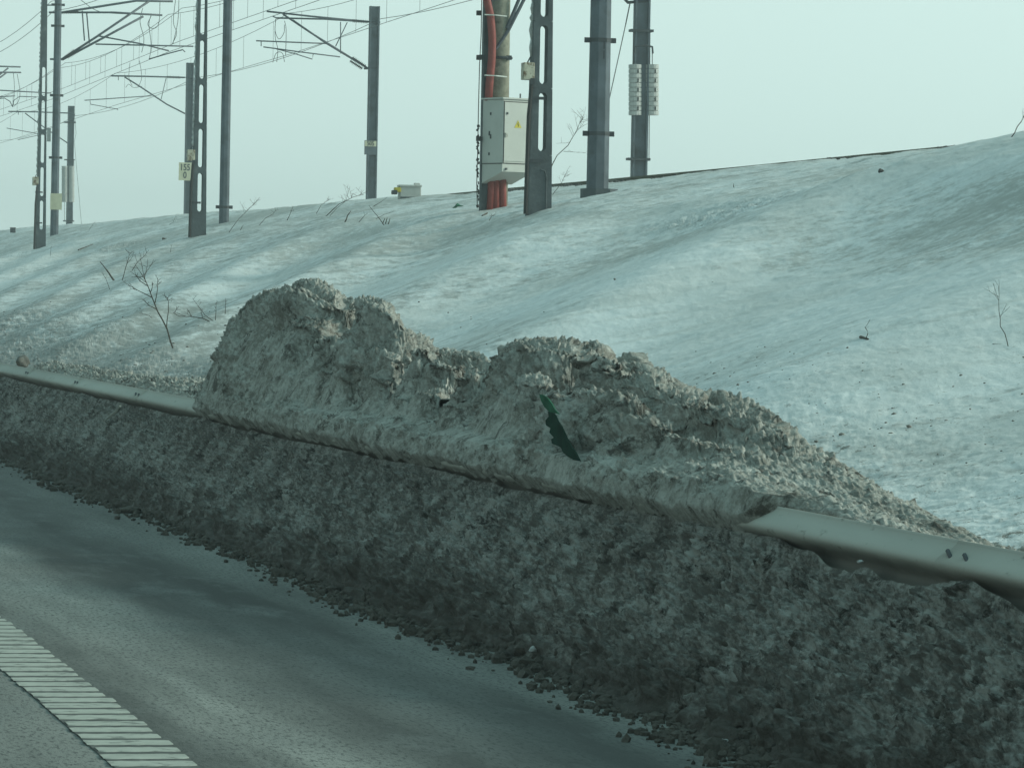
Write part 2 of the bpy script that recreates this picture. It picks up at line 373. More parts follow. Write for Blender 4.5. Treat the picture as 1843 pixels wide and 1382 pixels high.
# rows fan out with distance so that far, thin faces are not wasted
XX, KK = np.meshgrid(xs, ks)
YY = XX*KK; YY = np.where(XX > 21.2, 21.2*KK, YY)
tr = grid_mesh('embankment', XX, YY, terrain(XX, YY), M['snow']); tag(tr, kind='structure')
# rest of the ground, lower and plain, out to the edge of the haze
mb = MB(); mb.add([(-300, -60, -.35), (320, -60, -.35), (320, 620, -.35), (-300, 620, -.35)], [(0, 1, 2, 3)])
tag(mb.build('ground', M['snow']), kind='structure')
ry = np.array([-50, 0, 10, 60, 150, 620.]); rx = np.array([-9.5, 0, 4.6])
RX, RY = np.meshgrid(rx, ry); ro = grid_mesh('road', RX, RY, RX*0, M['asphalt']); tag(ro, kind='structure')

# ribbed edge line: a thin base film and raised cross ribs, worn unevenly
mb = MB(); mb.add([(1.80, -10, .004), (2.083, -10, .004), (2.083, 120, .004), (1.80, 120, .004)], [(0, 1, 2, 3)])
mk = empty('road_marking', (1.94, 10, .004)); tag(mk, kind='structure')
M['base_line'] = simple('worn_line_film', (.085, .085, .078), .8, var=.4, scale=20)
mb.build('base_line', M['base_line'], mk)
mb = MB(); y = 4.0; r2 = random.Random(3)
while y < 60:
    L = .152+r2.uniform(-.012, .012); x0 = 1.80+r2.uniform(-.008, .008); x1 = 2.083+r2.uniform(-.008, .008)
    n = 12; vs = []
    for k in range(n+1):
        t = k/n; x = x0+(x1-x0)*t; j0 = r2.uniform(-.007, .007); j1 = r2.uniform(-.007, .007)
        e = .0 if 0 < k < n else .012
        vs += [(x, y+j0+e, .0045), (x, y+.012+j0+e, .0072), (x, y+L-.012+j1-e, .0072), (x, y+L+j1-e, .0045)]
    fs = [(4*k+a, 4*k+4+a, 4*k+5+a, 4*k+1+a) for k in range(n) for a in range(3)]
    mb.add(vs, fs); y += .226
tag(mb.build('rib', M['paint'], mk), kind='stuff')

# ------------------------------------------------------------------ ploughed snow between road and guard rail
GX, GTOP = 4.60, .773
ys = np.exp(np.linspace(math.log(7), math.log(95), 1750)); ts = np.linspace(0, 1, 150)
TT, BY = np.meshgrid(ts, ys)
toe = 4.02+.10*noise1(BY*.55, 51)+.07*noise1(BY*1.9, 52)+.035*noise1(BY*6, 53)
# height where it meets the rail: rides up to the upper fold, sinks at the near end
topz = .655 + .02*noise1(BY*.9, 54)+.015*noise1(BY*4, 55)
dip = sstep(16.6, 14.8, BY); topz = topz-.022*(1-dip)*sstep(32, 31, BY)+.026*sstep(21.5, 17.5, BY)*(1-.9*dip)-dip*(.055+.06*noise1(BY*.9+3, 56)+.04*noise1(BY*4, 57))
topz = topz + .06*np.exp(-((BY-13.9)/.3)**2)
dipl = sstep(31.5, 33, BY); topz = topz-.02*dipl
topx = 4.55-.03*dip
s = TT
BX = toe+(topx-toe)*s + .07*np.sin(np.pi*s)*(.4+noise1(BY*.35, 58))
BZ = -.02 + (topz+.02)*(s**.92) + .03*np.sin(np.pi*s)
N = normals(BX, BY, BZ); 
if N[..., 0].mean() > 0: N = -N
def lump(X, Y, Z, s0, kind=0):
    big = fbm3(X*2.6, Y*2.0, Z*2.6, 2, s0)
    mid = np.abs(fbm3(X*9, Y*4.2, Z*9, 3, s0+5, g=.55))
    fin = np.abs(fbm3(X*34, Y*13, Z*34, 3, s0+9, g=.6))
    return big, mid, fin
bg_, md_, fn_ = lump(BX, BY, BZ, 60)
edge = np.clip(np.minimum(TT*6, 1), 0, 1)*np.clip((1-TT)*14, 0.22, 1)
strk = fbm3((BX-BZ)*14, BY*6, (BX+BZ)*3.5, 3, 63)
D = edge*(.030*bg_ + .026*(md_-.35) + .034*(fn_-.35) + .016*strk) + (1-np.clip(TT*2.2, 0, 1))*.05*(md_-.1)
# dark gouges near the top where the plough blade scraped
BX2, BY2, BZ2 = BX+N[..., 0]*D, BY+N[..., 1]*D, BZ+N[..., 2]*D
BX2 = np.minimum(BX2, 4.575)
bank = grid_mesh('snow_bank', BX2, BY2, BZ2, M['bank'])
tag(bank, 'grimy brown grey wall of ploughed snow packed between road edge and guard rail', 'snow bank')

# ------------------------------------------------------------------ big dirty pile behind / over the rail
silu = [(300, 722), (345, 722), (358, 712), (372, 688), (398, 682), (404, 672), (418, 640), (432, 622), (446, 585), (458, 566), (478, 540), (505, 524), (535, 517), (575, 519), (605, 527), (622, 541), (640, 538), (665, 534), (692, 535), (710, 548), (724, 572), (735, 602), (752, 606), (790, 622), (812, 640), (832, 652), (860, 650), (889, 655), (897, 640), (905, 622), (930, 606), (955, 602), (1010, 604), (1035, 614), (1055, 627), (1072, 618), (1092, 619), (1128, 642), (1170, 670), (1205, 690), (1240, 702), (1300, 722), (1370, 741), (1405, 758), (1432, 782), (1500, 822), (1560, 862), (1600, 886), (1650, 912), (1700, 935), (1750, 960), (1790, 977), (1830, 986)]
XR = 5.10
sy, sz, sxr = [], [], []
for u, v in silu:
    q = atX(u, v, XR+.25*min(1, max(0, (u-1150)/550))); sy.append(q[1]); sz.append(q[2]); sxr.append(q[0])
sxr = np.array(sxr)[::-1]; sy = np.array(sy)[::-1]; sz = np.array(sz)[::-1]
my = np.linspace(13.6, 46, 1800); cx = np.concatenate([np.linspace(0, 1.12, 300), 1.12+2.3*np.linspace(0, 1, 90)[1:]**1.2])
CXX, MY = np.meshgrid(cx, my)
cov0, cov1 = atX(1352, 905, 4.56)[1], atX(362, 712, 4.56)[1]
cover = sstep(cov0-.45, cov0-.05, MY+.10*noise1(MY*7, 69))*sstep(cov1+.25, cov1-.1, MY)      # 1 where the snow spills over the rail
x0 = 4.655-.182*cover+.010*noise1(MY*4, 76)*cover+.008*noise1(MY*11, 79)*cover
PXm = x0+CXX
Hh = np.interp(MY, sy, sz, left=.6, right=.5)
low_ = sstep(31.8, 32.8, MY); Hh = Hh*(1-low_)+low_*(.80+.09*noise1(MY*.9, 66)+.05*noise1(MY*3.3, 67)-.012*(MY-32))
near = sstep(18.5, 17.3, MY); XRv = np.interp(MY, sy, sxr)
def soft(a, b, k=.035):
    h_ = np.clip(.5+.5*(a-b)/k, 0, 1); return b+(a-b)*h_+k*h_*(1-h_)
# ground swell of the pile: an apron from the rail, then a soft ridge a little below the skyline
zl = .706+.018*noise1(MY*5, 75)+.055*(1-cover)+.20*cover*(1-cover)
apron = zl+.108*sstep(0, .06, CXX)*cover+(.36-.04*near)*(PXm-x0)+.02*noise2(PXm*4, MY*2.5, 78)
lim = np.interp(MY, [14.8, 15.6, 17.4], [.60, .74, .86]); apron = np.minimum(apron, Hh+.02+np.maximum(0, lim-Hh)*(1-sstep(.12, .50, CXX)))
dxr = PXm-XRv
ridge = (Hh-.15+.12*near) - np.where(dxr < 0, np.maximum(0, -dxr-.03)*(1.8-1.1*near), np.maximum(0, dxr-.05)*.9)
z = soft(apron-np.maximum(0, PXm-5.6)*1.2, ridge, .06)
LOBES = [  # skyline or crown pixel, distance from the road, half width across, half length along
 (468, 556, 4.93, .22, .7), (500, 530, 4.98, .28, .9), (535, 518, 5.04, .30, .9), (572, 520, 5.08, .28, .6), (604, 532, 5.12, .22, .5),
 (520, 585, 4.84, .16, .9), (560, 560, 4.88, .17, .5), (588, 590, 4.86, .13, .35), (440, 640, 4.72, .10, .5), (600, 655, 4.80, .12, .3),
 (664, 536, 4.95, .11, .26), (690, 536, 5.00, .12, .28), (706, 556, 5.02, .09, .25), (640, 612, 4.84, .10, .22), (672, 622, 4.90, .12, .35), (620, 668, 4.74, .08, .25),
 (705, 632, 4.86, .07, .25), (690, 665, 4.80, .10, .3), (757, 608, 4.88, .105, .26), (792, 630, 4.96, .15, .35), (770, 690, 4.78, .09, .3), (725, 705, 4.74, .08, .25),
 (838, 664, 4.86, .09, .25), (870, 651, 4.98, .14, .35), (850, 705, 4.78, .08, .25), (820, 720, 4.72, .06, .2),
 (932, 606, 4.93, .14, .32), (965, 602, 5.00, .20, .42), (1015, 604, 5.10, .20, .42), (960, 668, 4.82, .12, .32), (918, 690, 4.76, .09, .3), (1010, 700, 4.76, .10, .3),
 (1072, 619, 5.00, .10, .26), (1094, 620, 5.05, .13, .32), (1130, 643, 5.10, .18, .36), (1060, 690, 4.84, .10, .3), (1120, 700, 4.84, .12, .35),
 (1172, 672, 5.08, .18, .36), (1206, 690, 5.06, .15, .3), (1242, 703, 5.02, .14, .3), (1180, 745, 4.80, .11, .3), (1240, 765, 4.80, .12, .3),
 (1300, 723, 5.12, .18, .35), (1370, 742, 5.20, .16, .3), (1300, 775, 4.90, .15, .32), (1335, 800, 4.88, .12, .3), (1290, 840, 4.72, .07, .2),
 (372, 690, 4.62, .07, .35), (394, 684, 4.66, .07, .4)]
r_ = random.Random(21)
for k in range(26):     # small knobs and ribs anywhere on the face
    Yk = r_.uniform(17.5, 31.5); hk = float(np.interp(Yk, sy, sz)); Xk = r_.uniform(4.62, 4.95)
    zk = .74+(hk-.74)*min(1, ((Xk-4.5)/.55))**.8*r_.uniform(.75, .98)
    LOBES.append((None, (Xk, Yk, zk), Xk, r_.uniform(.035, .09), r_.uniform(.10, .28)))
for k in range(70):     # crumbs frozen along the lip over the rail
    Yk = r_.uniform(16.9, 31.8); Xk = r_.uniform(4.53, 4.68)
    LOBES.append((None, (Xk, Yk, .795+.5*(Xk-4.53)+r_.uniform(0, .045)), Xk, r_.uniform(.02, .05), r_.uniform(.05, .16)))
for (u, v, Xc, rx, ry) in LOBES:
    q = v if u is None else atX(u, v, Xc)
    yi = np.where(abs(my-q[1]) < ry*3.2+.3)[0]
    if not len(yi): continue
    sl_ = slice(yi[0], yi[-1]+1); xx = PXm[sl_]; yy = MY[sl_]
    wob_ = .10*noise2(xx*7, yy*4, 91)
    rr_ = np.sqrt(((xx-q[0])/rx)**2+((yy-q[1])/ry)**2)*(1+wob_)
    st_ = 2.7 if xx is not None else 0
    nr = near[sl_]
    hgt = q[2]+.004 - rx*.38*np.minimum(rr_, 1)**2.4 - rx*(2.9-2.0*nr)*np.maximum(0, rr_-.93) 
    hgt = hgt-.12*np.maximum(0, xx-q[0]-rx)
    z[sl_] = soft(hgt, z[sl_], .008)
# keep the crown of the pile falling in one long even line towards the near end
uu = PXm*F/ct/(MY*ct+PXm*st)-800; vv = np.interp(uu, [a[0] for a in silu], [a[1] for a in silu])
zcap = CH-PXm*((vv-505)/(uu+800)-.019)/ct-.012+.012*sstep(22, 26, MY)+1.5*sstep(30.8, 32, MY)
z = np.minimum(z, np.maximum(zcap, .70+.12*sstep(0, .05, CXX)*cover-.5*np.maximum(0, CXX-.08)))
zg = terrain(np.minimum(PXm, 9.0), MY, False)-.03
fall = sstep(.0, 1.0, (CXX-1.5)/1.9)
z = np.maximum(z*(1-fall)+zg*fall, zg)
endf = sstep(14.0, 14.9, MY)*sstep(45.8, 44.5, MY)
z = z*endf + (np.minimum(z, .55))*(1-endf)
lip = np.clip(1-CXX/.012, 0, 1)
PXm = PXm+.07*lip*cover; PZm = z-.05*lip*cover-.12*lip*(1-cover)
N = normals(PXm, MY, PZm)
if N[..., 2].mean() < 0: N = -N
bg_, md_, fn_ = lump(PXm, MY, PZm, 90)
bil = np.abs(fbm3(PXm*3.4, MY*2.7, PZm*2.6, 2, 84))
dep_ = np.clip((PZm-.80)/.15, 0, 1)
fl_ = noise3(PXm*13, MY*9, PZm*3.5, 82)
A = np.clip(CXX/.05, .5, 1)*(1-.45*near*(1-0*CXX))
steep = 1-np.clip(N[..., 2], 0, 1)
bil2 = np.abs(noise3(PXm*2.3+PZm*.6, MY*.95+PXm*1.2, PZm*1.7, 85))+.5*np.abs(noise3(PXm*4.9, MY*2.1+PXm*2, PZm*3.3, 86))
D = A*(.135*(1-.75*near)*dep_*(bil2-.80)+.012*(bil-.33) + .014*(md_-.35) + .028*(fn_-.35) + .008*fl_*steep + .008*fbm3(PXm*42, MY*16, PZm*42, 2, 95))
tf = np.clip(CXX/.6, 0, 1)
for (u, v, rw, rh, dd) in [(1092, 832, .28, .05, .20), (935, 770, .3, .08, .06), (634, 715, .12, .10, .10), (555, 745, .08, .04, .06)]:
    q = atX(u, v, 4.75); D = D - dd*np.exp(-((MY-q[1])/rw)**2-((PZm-q[2])/rh)**2)*(tf < .9)
D = np.where((CXX < .30) & (D < -.012), -.012+(D+.012)*sstep(.10, .30, CXX), D)
QX, QY, QZ = PXm+N[..., 0]*D, MY+N[..., 1]*D, PZm+N[..., 2]*D
hang = (1-sstep(.0, .035, CXX))*cover      # the lip hangs over the fold of the rail
QZ = QZ*(1-hang)+hang*(zl+.02*noise1(MY*9, 68)+.5*(fn_-.35)*.03-.05*lip+1.2*CXX)
pile = grid_mesh('snow_pile', QX, QY, QZ, M['pile'])
tag(pile, 'tall lumpy pile of dirty ploughed snow heaped over the guard rail', 'snow pile')
def pile_surface(u, v):
    """first point of the pile met by a sight line"""
    d = ray(u, v); o = np.array([0, 0, CH]); P = np.stack([QX, QY, QZ], -1).reshape(-1, 3)-o
    dn = d/np.linalg.norm(d); t = P@dn; dist = np.linalg.norm(P-t[:, None]*dn, axis=1)
    near_ = dist < .03
    return (P[near_][np.argmin(t[near_])]+o) if near_.any() else atX(u, v, 4.75)

# ------------------------------------------------------------------ guard rail
gr = empty('guard_rail', (GX, 20, 0), 'long galvanised steel guard rail half buried in ploughed snow beside the road', 'guard rail')
wp = [(0, 0), (.006, -.006), (.012, -.022)]
prof_ = []
for k in range(41):
    z = k/40*.31; 
    x = .0405-.0405*math.cos((z/.31)*4*math.pi)
    prof_.append((-x**1.0*1.0, z))
def beam(y0, y1, off):
    n = max(2, int((y1-y0)/.5)); mbb = MB(); th = .004
    vs = []; m_ = len(prof_)
    for i in range(n+1):
        y = y0+(y1-y0)*i/n
        for side in (0, 1):
            for (x, z) in prof_: vs.append((GX+x+off+side*th, y, GTOP-.31+z))
    fs = []
    for i in range(n):
        a = i*2*m_; b_ = (i+1)*2*m_
        for k in range(m_-1):
            fs.append((a+k, a+k+1, b_+k+1, b_+k)); fs.append((a+m_+k, b_+m_+k, b_+m_+k+1, a+m_+k+1))
        fs.append((a+m_-1, a+2*m_-1, b_+2*m_-1, b_+m_-1)); fs.append((a, b_, b_+m_, a+m_))
    for a in (0, n*2*m_):
        for k in range(m_-1): fs.append((a+k, a+m_+k, a+m_+k+1, a+k+1))
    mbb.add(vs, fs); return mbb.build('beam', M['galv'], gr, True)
yb = [atX(u, 700, GX-.05)[1] for u in (57, 138, 249)]
Y0 = atX(1727, 985, GX-.05)[1]   # a post line seen on the rail
k = -8
posts = []
while Y0+k*4.24 < 115:
    y = Y0+k*4.24; k += 1
    if y < 2: continue
    posts.append(y)
for i, y in enumerate(posts):
    if i+1 < len(posts): beam(y-.16, posts[i+1]+.16, -.0035*(i % 2))
    mbb = MB(); mbb.box((GX+.10, y, .34), (.10, .006, .72)); mbb.box((GX+.053, y+.025, .34), (.006, .05, .72)); mbb.box((GX+.147, y+.025, .34), (.006, .05, .72))
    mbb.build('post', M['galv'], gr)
    for dy, dz in ((-.10, .265), (.08, .268)):
        bb = MB()
        # elongated slots with a bolt in them, on the upper fold
        pts = [(GX-.058-.0035, y+dy-.03, GTOP-.31+dz-.014), (GX-.050-.0035, y+dy+.035, GTOP-.31+dz+.008)]
        bb.tube(pts, .0085, 6)
        if y < 50: bb.build('bolt', M['dark_steel'], gr)

# ------------------------------------------------------------------ railway
tk = empty('railway_track', (22.2, 100, 3.9), 'rusty railway track along the crest of the snowy embankment', 'railway track')
def rail(x, par):
    prof2 = [(-.07, 0), (.07, 0), (.07, .015), (.012, .04), (.012, .13), (.035, .14), (.035, .17), (-.035, .17), (-.035, .14), (-.012, .13), (-.012, .04), (-.07, .015)]
    mbb = MB(); ysr = list(range(20, 420, 10)); n = len(prof2)
    vs = [(x+a, y, 3.92+b_+.012*math.sin(y*.13)+.006*math.sin(y*.71)) for y in ysr for a, b_ in prof2]
    fs = [(i*n+k, i*n+(k+1) % n, (i+1)*n+(k+1) % n, (i+1)*n+k) for i in range(len(ysr)-1) for k in range(n)]
    mbb.add(vs, fs); mbb.build('rail', M['rail_steel'], par)
rail(21.5, tk); rail(22.94, tk)
tk2 = empty('railway_track', (26.4, 100, 3.9), 'second railway track further back, hidden by the crest', 'railway track')
rail(25.7, tk2); rail(27.14, tk2)

XN, XS, XF = 18.0, 16.2, 29.6
pole_up = lambda z0, z1, lean: (0, 0)
def base(u, X):   # a point of the pole row: Y from the column, z from the ground
    Y = atX(u, 400, X)[1]; return X, Y, float(terrain(X, Y, False))

def h_outline(w, d, f):
    t = .03
    return [(-w/2, -d/2), (-w/2+f, -d/2), (-w/2+f, -t/2), (w/2-f, -t/2), (w/2-f, -d/2), (w/2, -d/2), (w/2, d/2), (w/2-f, d/2), (w/2-f, t/2), (-w/2+f, t/2), (-w/2+f, d/2), (-w/2, d/2)]
def octo(w): 
    return [(w/2*math.cos(math.pi/8+k*math.pi/4)/math.cos(math.pi/8), w/2*math.sin(math.pi/8+k*math.pi/4)/math.cos(math.pi/8)) for k in range(8)]
def collar(root, x, y, z, w):
    mbb = MB(); mbb.prism([(a*1.04, b_*1.04) for a, b_ in octo(w)], z-.035, z+.035, (x, y))
    for s_ in (-1, 1): mbb.box((x+s_*(w/2+.05), y, z), (.11, .05, .09))
    mbb.build('clamp', M['dark_steel'], root)

def arms(root, Y, lines, ins, r=.028):
    mbb = MB()
    for pts, rr in lines: mbb.tube([atY(u, v, Y) for u, v in pts], (rr or r)*1.25, 8)
    mbb.build('cantilever_arm', M['tube'], root, True)
    if ins:
        for a, b_ in ins:
            mi = MB(); mi.insulator(atY(*a, Y), atY(*b_, Y)); mi.build('insulator', M['insul'], root, True)
def jumpers(root, Y, curves):
    mbb = MB()
    for pts in curves:
        # smooth the few measured points
        P = [Vector(atY(u, v, Y)) for u, v in pts]; Q = []
        for i in range(len(P)-1):
            p0, p1, p2, p3 = P[max(i-1, 0)], P[i], P[i+1], P[min(i+2, len(P)-1)]
            for t in (0, .25, .5, .75):
                Q.append(.5*((2*p1)+(-p0+p2)*t+(2*p0-5*p1+4*p2-p3)*t*t+(-p0+3*p1-3*p2+p3)*t**3))
        Q.append(P[-1]); mbb.tube(Q, .012, 5)
    mbb.build('jumper_cable', M['wire'], root, True)

def text_mesh(body, size, loc, rz, parent, mat, name='lettering'):
    cu = bpy.data.curves.new(name, 'FONT'); cu.body = body; cu.size = size; cu.align_x = 'CENTER'; cu.align_y = 'CENTER'; cu.extrude = .002
    cu.space_line = .86; cu.offset = size*.022
    tmp = bpy.data.objects.new(name, cu); COL.objects.link(tmp); bpy.context.view_layer.update()
    me = bpy.data.meshes.new_from_object(tmp.evaluated_get(bpy.context.evaluated_depsgraph_get()))
    bpy.data.objects.remove(tmp)
    R_ = Matrix.Translation([float(a) for a in loc]) @ Matrix.Rotation(rz, 4, 'Z') @ Matrix.Rotation(math.pi/2, 4, 'X') @ Matrix.Scale(.78, 4, (1, 0, 0))
    me.transform(R_); return link(name, me, parent, mat)

GN = 'catenary masts along the near track'; GF = 'catenary masts along the far track'; GS = 'slotted concrete poles along the embankment'
# near row: eight-sided grey masts
def near_mast(u, label, wd=.36, ztop=13.0, clamps=()):
    x, y, z = base(u, XN); root = empty('catenary_mast', (x, y, z), label, 'catenary mast', GN)
    mbb = MB(); mbb.prism(octo(wd), z-.6, ztop, (x, y), k1=.82); mbb.build('pole', M['pole_steel'], root, bevel=.01)
    for v in clamps: collar(root, x, y, atY(u, v, y)[2], wd*.95)
    return root, x, y, z
m1, x, y, z = near_mast(1074, 'thick grey catenary mast with two steel collars right of the slotted pole', .375, clamps=(73, 241))
mbb = MB(); mbb.prism(octo(.62), z-.1, z+.10, (x+.03, y)); mbb.build('footing', M['pole_dark'], m1)
text_mesh('1\n1', .20, (x+.02, y-.222, atY(1076, 92, y)[2]), 0, m1, M['letter'])
m2, x, y, z = near_mast(403, 'plain grey catenary mast with one collar at its foot right of a slotted pole', .27, clamps=(373,))
m3, x, y, z = near_mast(98, 'dark catenary mast carrying twin cantilevers and a cream plate near the left edge', .30, clamps=(47, 9, 172, 284))
y3 = y
arms(m3, y, [([(107, 23), (205, 23), (292, 28)], .03), ([(107, 24), (143, 18), (245, 2), (311, 3)], .034), ([(110, 108), (172, 68), (268, 3)], .034), ([(112, 108), (176, 74), (258, 30)], .034),
             ([(148, 20), (152, 74)], .02), ([(156, 24), (161, 79)], .02), ([(172, 80), (260, 82), (348, 84)], .022), ([(176, 65), (252, 79), (304, 92)], .022), ([(268, 107), (302, 97), (329, 90), (333, 94)], .018),
             ([(78, 10), (108, 10)], .02), ([(88, 23), (107, 23)], .03), ([(90, 107), (112, 107)], .03)],
     [((112, 23), (141, 22)), ((117, 104), (134, 91)), ((121, 104), (140, 92))])
jumpers(m3, y, [[(257, 15), (252, 40), (259, 70), (255, 95)], [(272, 28), (268, 45), (272, 80), (269, 106)], [(272, 30), (266, 45), (276, 52), (286, 42), (288, 3)], [(316, 0), (312, 40), (318, 60), (310, 80)], [(322, 0), (320, 40), (311, 80)], [(145, 0), (165, 15), (186, 23), (230, 26)]])
mbb = MB(); c = atY(101, 363, y-.25); mbb.box(c, (.43, .02, .60)); pl = mbb.build('sign_plate', M['cream'], m3); pl['label'] = 'blank cream plate with grime'
mbb = MB()
for u_ in (88, 104): mbb.box(atY(u_, 243, y+.1), (.13, .12, .50))
mbb.build('side_box', M['weight'], m3)
m4, x, y, z = near_mast(-82, 'catenary mast just outside the left edge whose arms reach into view', .30)
arms(m4, y, [([(-75, 118), (37, 121)], .03), ([(-75, 130), (38, 131)], .03), ([(-72, 190), (15, 123)], .03), ([(-70, 192), (11, 132)], .03), ([(-40, 163), (0, 163), (92, 168)], .022), ([(-20, 176), (27, 173)], .02),
             ([(-10, 179), (8, 177), (18, 183), (23, 193)], .016), ([(23, 193), (24, 182), (35, 174), (66, 175)], .016)], None)
jumpers(m4, y, [[(24, 132), (26, 158), (24, 190)], [(31, 134), (36, 165), (33, 183), (25, 192)]])

# far row: H-section masts
def far_mast(u, vt, label, wd=.36):
    Y = atX(u, 350, XF)[1]; x = XF; z0 = 3.7; zt = atX(u, vt, XF)[2]
    root = empty('catenary_mast', (x, Y, z0), label, 'catenary mast', GF)
    mbb = MB(); mbb.prism(h_outline(wd, .30, .05), z0, zt, (x, Y)); mbb.build('pole', M['pole_steel'], root); return root, x, Y
f1, x, y = far_mast(668, 14, 'grey H section mast with the 505 plate and a double cantilever to its left', .36)
arms(f1, y, [([(480, 21), (560, 30), (665, 40)], .028), ([(498, 33), (585, 35), (662, 40)], .026), ([(509, 26), (560, 60), (660, 122)], .028), ([(527, 37), (585, 77), (663, 124)], .028), ([(613, 40), (613, 97)], .015), ([(625, 41), (604, 84)], .015),
             ([(461, 74), (588, 79)], .020), ([(474, 85), (540, 94), (612, 103)], .018), ([(470, 74), (470, 84)], .014), ([(491, 87), (530, 97), (562, 107), (564, 97)], .015), ([(665, 40), (684, 41)], .04), ([(655, 124), (680, 123)], .03), ([(491, 30), (498, 33)], .02)],
     [((634, 38), (662, 40)), ((634, 104), (658, 120)), ((630, 110), (652, 124))])
jumpers(f1, y, [[(497, 33), (495, 55), (502, 71), (511, 60), (512, 45)], [(496, 35), (495, 65), (500, 90), (498, 112)], [(512, 38), (515, 55), (514, 100)], [(491, 113), (496, 98), (503, 94), (509, 98), (512, 112)]])
mbb = MB(); mbb.box(atY(667, 266, y-.17), (.47, .014, .53)); sg = mbb.build('number_plate', M['pole_steel'], f1)
mbb = MB(); mbb.box(atY(667, 259, y-.181), (.43, .008, .20)); mbb.build('plate_face', M['cream'], sg)
text_mesh('505', .235, atY(667, 259, y-.187), 0, sg, M['letter'])
f2, x, y = far_mast(338, 115, 'slim hazy mast with the 155 0 board half hidden by a slotted pole', .34)
arms(f2, y, [([(200, 137), (260, 138), (333, 140)], .03), ([(224, 139), (250, 155), (300, 188), (333, 205)], .028), ([(299, 141), (290, 179)], .014), ([(152, 181), (212, 177), (273, 173)], .018), ([(162, 182), (163, 188), (212, 197), (212, 199)], .015), ([(213, 138), (213, 145)], .014), ([(334, 140), (347, 142)], .03)],
     [((300, 139), (325, 140))])
jumpers(f2, y, [[(234, 113), (232, 140), (238, 155)], [(251, 110), (255, 140), (248, 158)], [(226, 158), (232, 152), (240, 158), (256, 156)]])
mbb = MB(); q = atY(334, 309, y-.19); mbb.box(q, (.66, .014, .86)); sg = mbb.build('distance_board', M['cream'], f2)
text_mesh('155\n0', .43, q+np.array([-.03, -.010, .0]), 0, sg, M['letter'])
f3, x, y = far_mast(125.5, 192, 'faint distant mast with tensioning weights and a guy wire at the left', .36)
arms(f3, y, [([(15, 201), (70, 202), (122, 204)], .03), ([(45, 204), (80, 230), (122, 258)], .026), ([(12, 231), (80, 243)], .018), ([(32, 252), (85, 240)], .015), ([(33, 202), (33, 207)], .014), ([(123, 204), (135, 206)], .03), ([(115, 220), (136, 220)], .03)], None)
def weights(root, Y, cols, v0, v1, wpx, rods, bars, split=9):
    for cu_ in cols:
        p0 = atY(cu_, v1, Y); p1 = atY(cu_, v0, Y); rr = .5*(atY(cu_+wpx, v0, Y)[0]-atY(cu_, v0, Y)[0])
        mbb = MB(); n = split; pts = []; rs = []
        for i in range(n):
            for t, k_ in ((0.0, .84), (.06, 1), (.88, 1), (.94, .84)): pts.append(p0+(p1-p0)*((i+t)/n)); rs.append(rr*k_)
        mbb.tube(pts, rs, 16); wobj = mbb.build('counterweight', M['weight'], root)
        if n < 15:
            for i in range(1, n, 2):
                q_ = p0+(p1-p0)*((i+.45)/n); mk_ = MB(); mk_.box((q_[0]+rr*.22, Y-rr*.98, q_[2]), (.035, .03, (p1[2]-p0[2])/n*.8))
                mk_.build('slot', M['cabinet_gap'], wobj)
    for (u0, v0_, u1, v1_) in rods:
        mbb = MB(); mbb.tube([atY(u0, v0_, Y), atY(u1, v1_, Y)], .012, 6); mbb.build('guide_rod', M['dark_steel'], root)
    for (ua, ub, vv) in bars:
        mbb = MB(); a = atY(ua, vv, Y); b_ = atY(ub, vv, Y); mbb.box(((a[0]+b_[0])/2, Y, (a[2]+b_[2])/2), (b_[0]-a[0], .36, .07))
        mbb.build('bracket', M['dark_steel'], root)
weights(f3, y-.05, (116.5, 128.5), 299, 364, 11, [(116, 364, 116, 398), (131, 364, 131, 398), (133, 290, 133, 300)], [(114, 133, 398), (116, 134, 288), (116, 136, 221)], 22)
mbb = MB(); mbb.tube([atY(134, 205, y), atY(137, 241, y), atY(133, 258, y)], .012, 5); g0 = atY(134, 258, y-.2); mbb.tube([g0, atY(147, 408, y-2)], .012, 5); mbb.build('guy_wire', M['wire'], f3)
f4, x, y = far_mast(1149, -60, 'dark mast with two hanging stacks of pale weights right of the thick mast', .42)
weights(f4, y-.02, (1143, 1174), 116, 208, 23, [(1140, 56, 1139, 290), (1170, 58, 1168, 290), (1174, 95, 1174, 118), (1142, 92, 1142, 118)], [(1134, 1174, 56), (1129, 1168, 287)], 11)
mbb = MB(); mbb.tube([atY(1142, 96, y-.2), atY(1144, 84, y-.2), atY(1162, 82, y-.2), atY(1174, 85, y-.2), atY(1175, 97, y-.2)], .03, 6); mbb.build('weight_hanger', M['dark_steel'], f4); mbb = MB(); mbb.tube([atY(1120, -6, y), atY(1130, 5, y), atY(1168, 2, y)], .05, 6); mbb.build('pulley_yoke', M['dark_steel'], f4)
mbb = MB(); mbb.tube([atY(1134, 6, y), atY(1126, 45, y+1)], .018, 6); mbb.tube([atY(1126, 45, y+1), atY(1070, 300, y+6)], .014, 6); mbb.build('guy_wire', M['wire'], f4)

